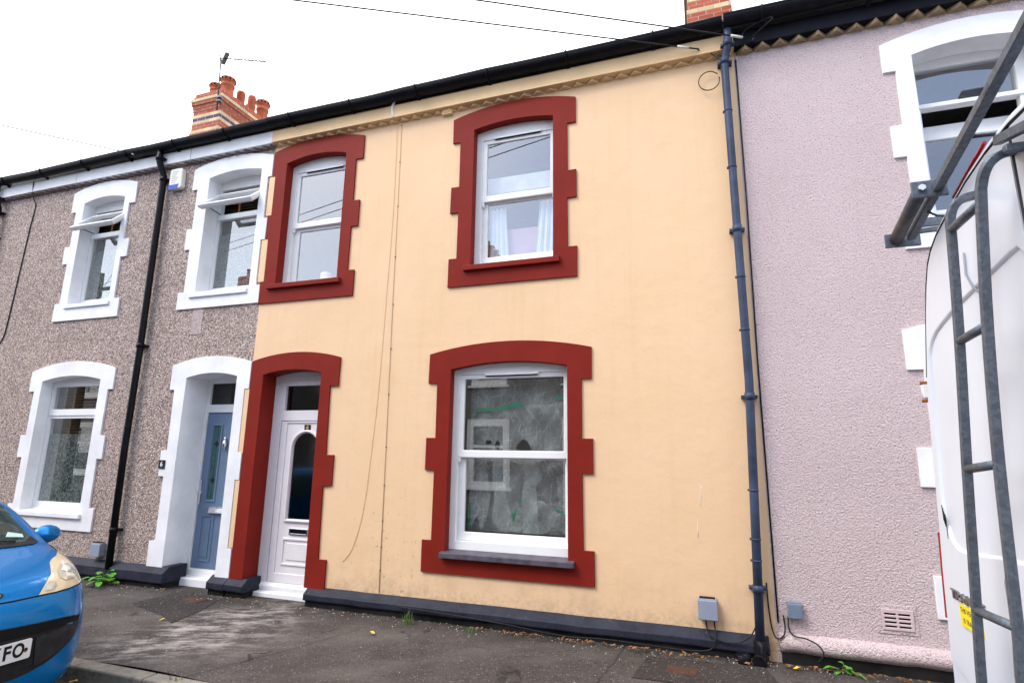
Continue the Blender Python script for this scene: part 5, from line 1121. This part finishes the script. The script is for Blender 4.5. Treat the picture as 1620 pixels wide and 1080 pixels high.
# ------------------------------------------------------------------ blue hatchback
CX, CY, CZ = -4.08, -3.02, -.11
car = thing("parked_car", (CX - 2.0, CY, CZ), "bright blue hatchback with clouded headlamps parked at the kerb", "car")
ST = [
 (0.00, [(0, .22), (.36, .22), (.43, .28), (.455, .40), (.45, .52), (.41, .62), (.26, .66), (0, .67)]),
 (0.04, [(0, .19), (.44, .19), (.525, .26), (.55, .40), (.54, .55), (.49, .69), (.30, .735), (0, .745)]),
 (0.12, [(0, .17), (.52, .17), (.615, .25), (.645, .41), (.635, .61), (.58, .785), (.37, .82), (0, .83)]),
 (0.26, [(0, .17), (.61, .17), (.72, .25), (.75, .43), (.74, .67), (.68, .885), (.43, .89), (0, .90)]),
 (0.50, [(0, .17), (.69, .17), (.80, .25), (.838, .45), (.83, .74), (.745, .985), (.48, .965), (0, .97)]),
 (0.72, [(0, .17), (.74, .17), (.85, .25), (.87, .48), (.862, .80), (.765, 1.025), (.52, 1.02), (0, 1.03)]),
 (0.82, [(0, .17), (.75, .17), (.86, .25), (.875, .48), (.868, .83), (.75, 1.075), (.52, 1.085), (0, 1.095)]),
 (1.10, [(0, .17), (.75, .17), (.86, .25), (.875, .50), (.87, .91), (.675, 1.325), (.50, 1.345), (0, 1.36)]),
 (1.50, [(0, .17), (.75, .17), (.86, .25), (.875, .50), (.87, .94), (.60, 1.435), (.45, 1.465), (0, 1.48)]),
 (1.85, [(0, .17), (.75, .17), (.86, .25), (.875, .50), (.87, .95), (.60, 1.445), (.45, 1.475), (0, 1.49)]),
 (2.50, [(0, .17), (.75, .17), (.86, .25), (.875, .50), (.87, .95), (.605, 1.43), (.45, 1.465), (0, 1.48)]),
 (3.10, [(0, .17), (.75, .17), (.86, .25), (.875, .50), (.87, .97), (.59, 1.40), (.45, 1.44), (0, 1.45)]),
 (3.55, [(0, .19), (.72, .19), (.84, .27), (.86, .52), (.85, .98), (.60, 1.30), (.45, 1.34), (0, 1.35)]),
 (3.85, [(0, .22), (.68, .22), (.79, .29), (.82, .52), (.81, .95), (.62, 1.08), (.45, 1.11), (0, 1.12)]),
 (4.00, [(0, .28), (.55, .28), (.66, .34), (.70, .52), (.69, .80), (.60, .90), (.42, .93), (0, .94)])]
def car_mesh():
    vs = []; fs = []; m = 14
    for t_, P in ST:
        loop = [(y, z) for y, z in P] + [(-y, z) for y, z in P[-2:0:-1]]
        vs += [(CX - t_, CY + y, CZ + z) for y, z in loop]
    for i in range(len(ST) - 1):
        for k in range(m): fs.append((i * m + k, i * m + (k + 1) % m, (i + 1) * m + (k + 1) % m, (i + 1) * m + k))
    fs += [tuple(range(m))[::-1], tuple((len(ST) - 1) * m + k for k in range(m))]
    return vs, fs
vs, fs = car_mesh(); mb = MB(); mb.add(vs, fs, 0, True); cb = mb.build("body", M['blue'], car)
sb = cb.modifiers.new("sub", 'SUBSURF'); sb.levels = 3; sb.render_levels = 3
dg = bpy.context.evaluated_depsgraph_get(); dg.update()
ev = cb.evaluated_get(dg); em = ev.to_mesh(); off = wloc(cb)
CBVH = BVHTree.FromPolygons([v.co + off for v in em.vertices], [p.vertices[:] for p in em.polygons]); ev.to_mesh_clear()
def overlay(name, poly3d, axis, mat, lift=.004, thick=0.0, parent=None, cuts=4):
    """lay a polygon of car-space points (t back, y to kerb, z up) on the body skin as its own panel"""
    P = [Vector((CX - p[0], CY + p[1], CZ + p[2])) for p in poly3d]
    bm = bmesh.new(); pr = [Vector((p.y, p.z, 0)) if axis == 'x' else Vector((p.x, p.z, 0)) if axis == 'y' else Vector((p.x, p.y, 0)) for p in P]
    bv = [bm.verts.new(p) for p in P]
    for tri in tessellate_polygon([pr]):
        try: bm.faces.new([bv[i] for i in tri])
        except ValueError: pass
    for _ in range(cuts):
        ed = [e for e in bm.edges if e.calc_length() > .03]
        if not ed: break
        bmesh.ops.subdivide_edges(bm, edges=ed, cuts=1); bmesh.ops.triangulate(bm, faces=bm.faces)
    for v in bm.verts:
        q, nrm, _, _ = CBVH.find_nearest(v.co)
        if q is not None: v.co = q + nrm * lift
    bmesh.ops.recalc_face_normals(bm, faces=bm.faces)
    for f in bm.faces: f.smooth = True
    me = bpy.data.meshes.new(name); c = sum((v.co for v in bm.verts), Vector()) / len(bm.verts)
    for v in bm.verts: v.co -= c
    bm.to_mesh(me); bm.free(); me.materials.append(mat); o = bpy.data.objects.new(name, me); COL.objects.link(o); pa = parent or car; o.parent = pa; o.location = c - wloc(pa)
    return o
def both(name, poly, axis, mat, lift=.004, **kw):
    a = overlay(name, poly, axis, mat, lift, **kw); b = overlay(name, [(p[0], -p[1], p[2]) for p in poly], axis, mat, lift, **kw); return a, b
#CARPARTS
def sym(pts): return pts + [(p[0], -p[1], p[2]) for p in pts[::-1]]
M['lens_highlight'] = plain("bright lamp highlight", (0.85, 0.82, 0.72), 0.06, 0.05, 10, metallic=0.3, coat=1.0)
M['carglass'] = plain("tinted windscreen", (0.022, 0.034, 0.030), 0.04, 0.3, 3, spec=0.6)
M['lamp_bowl'] = plain("pale lamp bowl", (0.78, 0.74, 0.60), 0.1, 0.06, 10, metallic=0.6, coat=1.0)
HL = [(.091, .304, .783), (.15, .369, .827), (.237, .455, .872), (.314, .495, .904), (.379, .526, .928), (.428, .57, .943), (.475, .625, .950), (.545, .672, .962), (.60, .70, .965), (.56, .735, .935), (.50, .757, .885), (.43, .752, .835), (.35, .725, .80), (.26, .68, .785), (.185, .618, .785), (.14, .545, .784), (.118, .493, .783), (.103, .417, .781)]
for sd_ in (1, -1):
    f_ = lambda P: [(p[0], sd_ * p[1], p[2]) for p in P]
    h_ = overlay("headlight", f_(HL), 'x', M['lens'], .004)
    overlay("lamp_bowl", f_([(.25, .505, .872), (.30, .54, .905), (.36, .59, .918), (.38, .635, .905), (.37, .67, .875), (.29, .645, .842), (.21, .585, .822), (.18, .52, .822), (.20, .49, .845)]), 'x', M['lamp_bowl'], .008, parent=h_)
    overlay("lamp_highlight", f_([(.275, .535, .872), (.31, .565, .885), (.335, .595, .885), (.325, .61, .868), (.29, .595, .852), (.26, .555, .852)]), 'x', M['lens_highlight'], .011, parent=h_)  # bright ellipse on the bowl is a highlight put in as colour
    overlay("lamp_bowl", f_([(.112, .350, .797), (.14, .372, .822), (.175, .41, .842), (.165, .444, .831), (.14, .44, .81), (.12, .40, .792)]), 'x', M['lamp_bowl'], .008, parent=h_)
overlay("lower_grille", sym([(.01, .07, .648), (.01, .171, .641), (.011, .279, .636), (.017, .395, .631), (.035, .487, .623), (.094, .590, .605), (.085, .585, .56), (.067, .568, .513), (.032, .517, .470), (.015, .446, .422), (.008, .356, .375), (.005, .268, .352), (.004, .183, .341), (.004, .10, .338)]), 'x', M['trim'], .003)
M['void'] = plain("grille void", (0.004, 0.004, 0.004), 0.8)
overlay("grille_gap", sym([(.01, .07, .645), (.01, .171, .637), (.011, .279, .632), (.017, .395, .626), (.035, .487, .617), (.09, .578, .598), (.07, .555, .575), (.03, .48, .582), (.01, .36, .575), (.006, .25, .572), (.005, .08, .578)]), 'x', M['void'], .005)
def skin(p, lift):
    q, n_, _, _ = CBVH.find_nearest(Vector((CX - p[0], CY + p[1], CZ + p[2]))); return q + n_ * lift
def seam(name, pts, r_, mat, lift=.0015):
    P = []
    for a, b in zip(pts[:-1], pts[1:]):
        for k in range(6): P.append(tuple(a[i] + (b[i] - a[i]) * k / 6 for i in range(3)))
    P.append(pts[-1]); mb = MB(); mb.tube([skin(p, lift) for p in P], r_, 6); return mb.build(name, mat, car)
bl = [(.083, 0, .786), (.083, .088, .785), (.083, .155, .782), (.086, .227, .783), (.091, .304, .782), (.103, .417, .779), (.13, .52, .781), (.185, .61, .782), (.27, .69, .783), (.36, .735, .80)]
seam("bonnet_gap", [(p[0], -p[1], p[2]) for p in bl[:0:-1]] + bl, .0045, M['void'])
for sd_ in (1, -1): seam("wing_gap", [(.60, sd_ * .70, .968), (.64, sd_ * .735, .985), (.72, sd_ * .745, 1.02)], .003, M['void'])
overlay("windscreen", sym([(.70, .0, 1.03), (.70, .30, 1.03), (.70, .487, 1.024), (.702, .591, 1.023), (.735, .648, 1.032), (.79, .632, 1.07), (.847, .618, 1.105), (.966, .586, 1.204), (1.105, .562, 1.298), (1.5, .50, 1.455), (1.52, 0, 1.47)]), 'z', M['carglass'], .004)
overlay("scuttle_panel", sym([(.695, .0, 1.03), (.695, .30, 1.03), (.695, .487, 1.024), (.70, .60, 1.023), (.738, .656, 1.033), (.80, .634, 1.075), (.785, .61, 1.06), (.745, .57, 1.045), (.735, .45, 1.05), (.73, .30, 1.052), (.73, 0, 1.056)]), 'z', M['trim'], .007)
seam("wiper", [(.74, .50, 1.05), (.79, .25, 1.085), (.80, 0, 1.095), (.79, -.25, 1.09)], .007, M['trim'], .016)
overlay("parking_permit", [(.80, .47, 1.09), (.79, .58, 1.07), (.82, .585, 1.09), (.84, .50, 1.115)], 'z', plain("pale permit paper", (0.45, 0.62, 0.58), 0.4), .006)
for sd_ in (1, -1):
    mb = MB(); c_ = Vector((CX - 1.10, CY + sd_ * .93, CZ + 1.035)); n = 20; vs = []; fs = []
    for i in range(11):
        a = math.pi * i / 10
        for k in range(n):
            b_ = 2 * math.pi * k / n; sx = .075 if math.cos(b_) > 0 else .035
            vs.append(c_ + Vector((math.sin(a) * math.cos(b_) * sx, -math.cos(a) * .105, math.sin(a) * math.sin(b_) * .072)))
    for i in range(10):
        for k in range(n): fs.append((i * n + k, i * n + (k + 1) % n, (i + 1) * n + (k + 1) % n, (i + 1) * n + k))
    mb.add(vs, fs, 0, True); mb.tube([c_ + Vector((.0, -sd_ * .08, -.03)), c_ + Vector((.03, -sd_ * .22, -.05))], .025, 10); mb.build("door_mirror", M['blue'], car)
mb = MB(); mb.prism([(-.27, .447), (.238, .447), (.246, .455), (.246, .553), (.238, .560), (-.262, .560), (-.27, .552)], (), -.004, .004, fn=lambda p, t: (CX + .012 + t, CY + p[0], CZ + p[1])); pl_ = mb.build("number_plate", M['plate'], car, bevel=.0015)
FWD = Matrix(((0, 0, 1, 0), (1, 0, 0, 0), (0, 1, 0, 0), (0, 0, 0, 1)))
for ch_, yy in (("Y", .051), ("F", .113), ("O", .175)): text(ch_, .108, M['ink'], pl_, "plate_letter", at(FWD, (CX + .0168, CY + yy, CZ + .503)), .0004, 'CENTER', .74 if ch_ != 'F' else .86, .0035)
mb = MB(); mb.tube([(CX + .0165, CY + .216, CZ + .505), (CX + .0185, CY + .216, CZ + .505)], .008, 10); mb.tube([(CX + .0162, CY + .216, CZ + .498), (CX + .0170, CY + .216, CZ + .498)], .012, 10, 1); mb.build("plate_screw", [M['ink'], M['rusty']], pl_)
overlay("bumper_pad", [(.006, .271, .556), (.01, .364, .560), (.018, .444, .573), (.029, .490, .573), (.046, .534, .549), (.055, .548, .525), (.031, .508, .485), (.017, .452, .442), (.01, .36, .40), (.006, .285, .385)], 'x', plain("scuffed grey plastic", (0.022, 0.022, 0.026), 0.38, 0.3, 20), .010)
overlay("bumper_pad", [(.006, -.285, .556), (.01, -.364, .560), (.018, -.444, .573), (.029, -.490, .573), (.046, -.534, .549), (.055, -.548, .525), (.031, -.508, .485), (.017, -.452, .442), (.01, -.36, .40), (.006, -.285, .385)], 'x', M['trim'], .010)
bd = [(.12 + .03 * math.cos(a), .125 * math.sin(a), .835 + .032 * math.cos(a)) for a in [2 * math.pi * k / 20 for k in range(20)]]
overlay("bonnet_badge", bd, 'x', M['ink'], .004); overlay("bonnet_badge", [(p[0], p[1] * .86, .835 + (p[2] - .835) * .8) for p in bd], 'x', M['badge'], .007)
both("side_window", [(1.15, .80, 1.0), (1.5, .76, 1.28), (1.75, .68, 1.36), (2.3, .68, 1.37), (2.3, .86, 1.0)], 'y', M['tealglass'], .006)
both("side_window", [(2.38, .86, 1.0), (2.38, .68, 1.37), (3.0, .68, 1.34), (3.35, .72, 1.2), (3.3, .84, 1.02)], 'y', M['tealglass'], .006)
for tt in (.80, 3.25):
    for sd_ in (1, -1):
        yy = CY + sd_ * .76; xx = CX - tt; mb = MB(); n = 28; prof = [(.19, -.09), (.28, -.09), (.30, -.06), (.30, .06), (.28, .09), (.19, .09)]; vs = []; fs = []
        for r_, o_ in prof:
            for k in range(n): a = 2 * math.pi * k / n; vs.append((xx + r_ * math.cos(a), yy + o_ + sd_ * .035, CZ + .30 + r_ * math.sin(a)))
        for i in range(len(prof) - 1):
            for k in range(n): fs.append((i * n + k, i * n + (k + 1) % n, (i + 1) * n + (k + 1) % n, (i + 1) * n + k))
        mb.add(vs, fs, 0, True); whl = mb.build("wheel", M['tyre'], car); mb = MB(); mb.tube([(xx, yy - .05, CZ + .30), (xx, yy + sd_ * .115, CZ + .30)], .195, 24); mb.build("rim", M['badge'], whl)

# ------------------------------------------------------------------ ground clutter
def cover(x, y, sx, sy, rot, label):
    mb = MB(); c, s_ = math.cos(rot), math.sin(rot)
    z0 = pz(x, y) + .001; mb.obox((x, y, z0), (sx * c, sx * s_, 0), (-sy * s_, sy * c, 0), (0, 0, .006)); mb.obox((x, y, z0 + .004), (sx * .86 * c, sx * .86 * s_, 0), (-sy * .8 * s_, sy * .8 * c, 0), (0, 0, .006))
    tag(mb.build("utility_cover", M['rust'], bevel=.003), label, "utility cover", "rusty covers in the pavement")
cover(-5.43, -.30, .14, .075, R(-6), "rusty oblong cover in the dark pavement patch by the blue door")
cover(-.26, -.46, .125, .08, R(-4), "rusty oblong cover in the pavement below the larger meter box")
def plant(name, x, y, n, h, ln, wd, mat, label, cat, spread=1.0, rounds=True, z=0.0):
    t = thing(name, (x, y, z), label, cat)
    mb = MB(); st_ = MB()
    for k in range(n):
        a = rnd.uniform(0, 2 * math.pi); el = rnd.uniform(.3, 1.2); d = Vector((math.cos(a) * math.cos(el), math.sin(a) * math.cos(el) * .7 - .15, math.sin(el))); base = Vector((x, y, z)) + Vector((rnd.uniform(-.03, .03), rnd.uniform(-.03, .03), 0)) * spread
        l = ln * rnd.uniform(.6, 1.15); stem = base + d * h * rnd.uniform(.4, 1.0)
        st_.tube([base, base.lerp(stem, .5) + Vector((0, 0, .01)), stem], .0025, 4)
        side = d.cross(Vector((0, 0, 1))); side = side.normalized() if side.length > .01 else Vector((1, 0, 0)); ww = wd * rnd.uniform(.7, 1.15)
        tip = Vector((d.x, d.y, d.z * .3 - .15)).normalized(); upv = side.cross(tip).normalized(); rows = []
        m_ = 6
        for i in range(m_ + 1):
            u = i / m_; wv = ww * math.sin(math.pi * (u * .86 + .1)) ** (.6 if rounds else 1.0) if i < m_ else 0.0; cpt = stem + tip * l * u - Vector((0, 0, l * .35 * u * u)); rows.append((cpt - side * wv + upv * .15 * wv, cpt, cpt + side * wv + upv * .15 * wv))
        vs = [p for r_ in rows for p in r_]; fs = []
        for i in range(m_): fs += [(i * 3, i * 3 + 1, i * 3 + 4, i * 3 + 3), (i * 3 + 1, i * 3 + 2, i * 3 + 5, i * 3 + 4)]
        mb.add(vs, fs, 0, True)
    mb.build("leaves", mat, t, recalc=False, weld=False); st_.build("stems", M['weed2'], t)
    return t
plant("dock_weed", -7.02, -.15, 34, .17, .09, .034, M['weed'], "leafy green weed at the foot of the black downpipe", "weed", 2.5)
plant("small_weed", .92, -.085, 14, .08, .07, .018, M['weed'], "small bright green weed in front of the pink plinth", "weed", 1.0, False)
plant("small_weed", .30, -.14, 6, .05, .03, .012, M['weed'], "tiny green seedling by the drain shoe", "weed", 1.0, False)
def grass(x, y, n, h, label, z=0.0):
    mb = MB()
    for k in range(n):
        a = rnd.uniform(0, 6.3); b = Vector((x + rnd.uniform(-.05, .05), y + rnd.uniform(-.03, .03), z)); hh = h * rnd.uniform(.4, 1); lean = Vector((math.cos(a), math.sin(a), 0)) * hh * rnd.uniform(.1, .6); s_ = Vector((-math.sin(a), math.cos(a), 0)) * .003
        mb.add([b - s_, b + s_, b + lean * .4 + Vector((0, 0, hh * .6)) + s_ * .7, b + lean * .4 + Vector((0, 0, hh * .6)) - s_ * .7, b + lean + Vector((0, 0, hh))], [(0, 1, 2, 3), (3, 2, 4)])
    tag(mb.build("grass_tuft", M['weed2'], recalc=False, weld=False), label, "grass tuft")
grass(-2.80, -.25, 34, .14, "upright green grass tuft on the pavement left of the ground window")
grass(-2.15, -.22, 26, .05, "low grass tuft at the plinth under the ground window")
grass(-3.92, -2.10, 16, .07, "grass tuft growing at the joint of the kerb", -.10)
grass(-3.70, -2.0, 8, .05, "very small tuft of grass on top of the kerb")
plant("small_weed", -4.35, -2.25, 8, .06, .06, .02, M['weed'], "little weed in the gutter beside the blue car", "weed", 1.0, True, -.105)
def litter(name, cnt, region, mats, smin, smax, z0=.012, flat=False):
    mb = MB()
    for k in range(cnt):
        x, y = region(); s_ = rnd.uniform(smin, smax); a = rnd.uniform(0, 6.3); u = Vector((math.cos(a), math.sin(a), rnd.uniform(-.3, .3))); v = Vector((-math.sin(a), math.cos(a), rnd.uniform(-.3, .3))) * rnd.uniform(.35, .7); p = Vector((x, y, z0 + s_ * .3))
        if flat: mb.obox(p - Vector((0, 0, s_ * .2)), u * s_ * .5, v * s_ * .5, (0, 0, s_ * .25), k % len(mats))
        else:
            mb.add([p - u * s_, p - u * s_ * .3 + v * s_ * .6 + Vector((0, 0, .3 * s_)), p + u * s_ * .5 + v * s_ * .5, p + u * s_ + Vector((0, 0, .4 * s_)), p + u * s_ * .4 - v * s_ * .6, p - u * s_ * .4 - v * s_ * .5 + Vector((0, 0, .2 * s_))], [(0, 1, 2, 3), (0, 3, 4, 5)], k % len(mats))
    o = mb.build(name, mats, recalc=False, weld=False); o["kind"] = "stuff"; return o
def wallstrip():
    r_ = rnd.random()
    x = rnd.uniform(-2.3, 2.2) if r_ < .85 else rnd.uniform(-7.4, -2.4)
    return x, -.10 - abs(rnd.gauss(0, .05)) - (.02 if x < .4 else 0)
litter("fallen_leaves", 230, wallstrip, [M['deadleaf'], M['rusty'], M['deadleaf'], M['wood']], .008, .028)
litter("grit", 420, lambda: (rnd.uniform(-7, 2.2), -.08 - abs(rnd.gauss(0, .13))), [M['stonebit'], M['deadleaf'], M['stonebit']], .005, .014, .006, True)
litter("grit", 260, lambda: (rnd.uniform(-6.5, 1.5), rnd.uniform(-1.9, -.2)), [M['stonebit'], M['darkbase']], .004, .010, .004, True)
def leaf(x, y, s_, a, mat, label):
    mb = MB(); u = Vector((math.cos(a), math.sin(a), .1)); v = Vector((-math.sin(a), math.cos(a), 0)); p = Vector((x, y, .02))
    mb.add([p - u * s_, p - u * s_ * .3 + v * s_ * .5, p + u * s_ * .4 + v * s_ * .45 + Vector((0, 0, .01)), p + u * s_, p + u * s_ * .4 - v * s_ * .45 + Vector((0, 0, .008)), p - u * s_ * .3 - v * s_ * .5], [(0, 1, 2, 3, 4, 5)])
    tag(mb.build("fallen_leaf", mat, recalc=False), label, "leaf")
leaf(.58, -.17, .03, .4, M['yleaf'], "single bright yellow leaf below the pink plinth")
leaf(-5.03, -1.02, .03, .9, M['yleaf'], "ochre leaf on the open pavement right of the blue car")
leaf(-2.95, -.62, .035, 2.8, M['yleaf'], "pale straw coloured leaf on the pavement below the wall cables")
leaf(-4.28, -2.32, .035, .2, M['yleaf'], "yellowish leaf in the gutter below the blue car bumper")
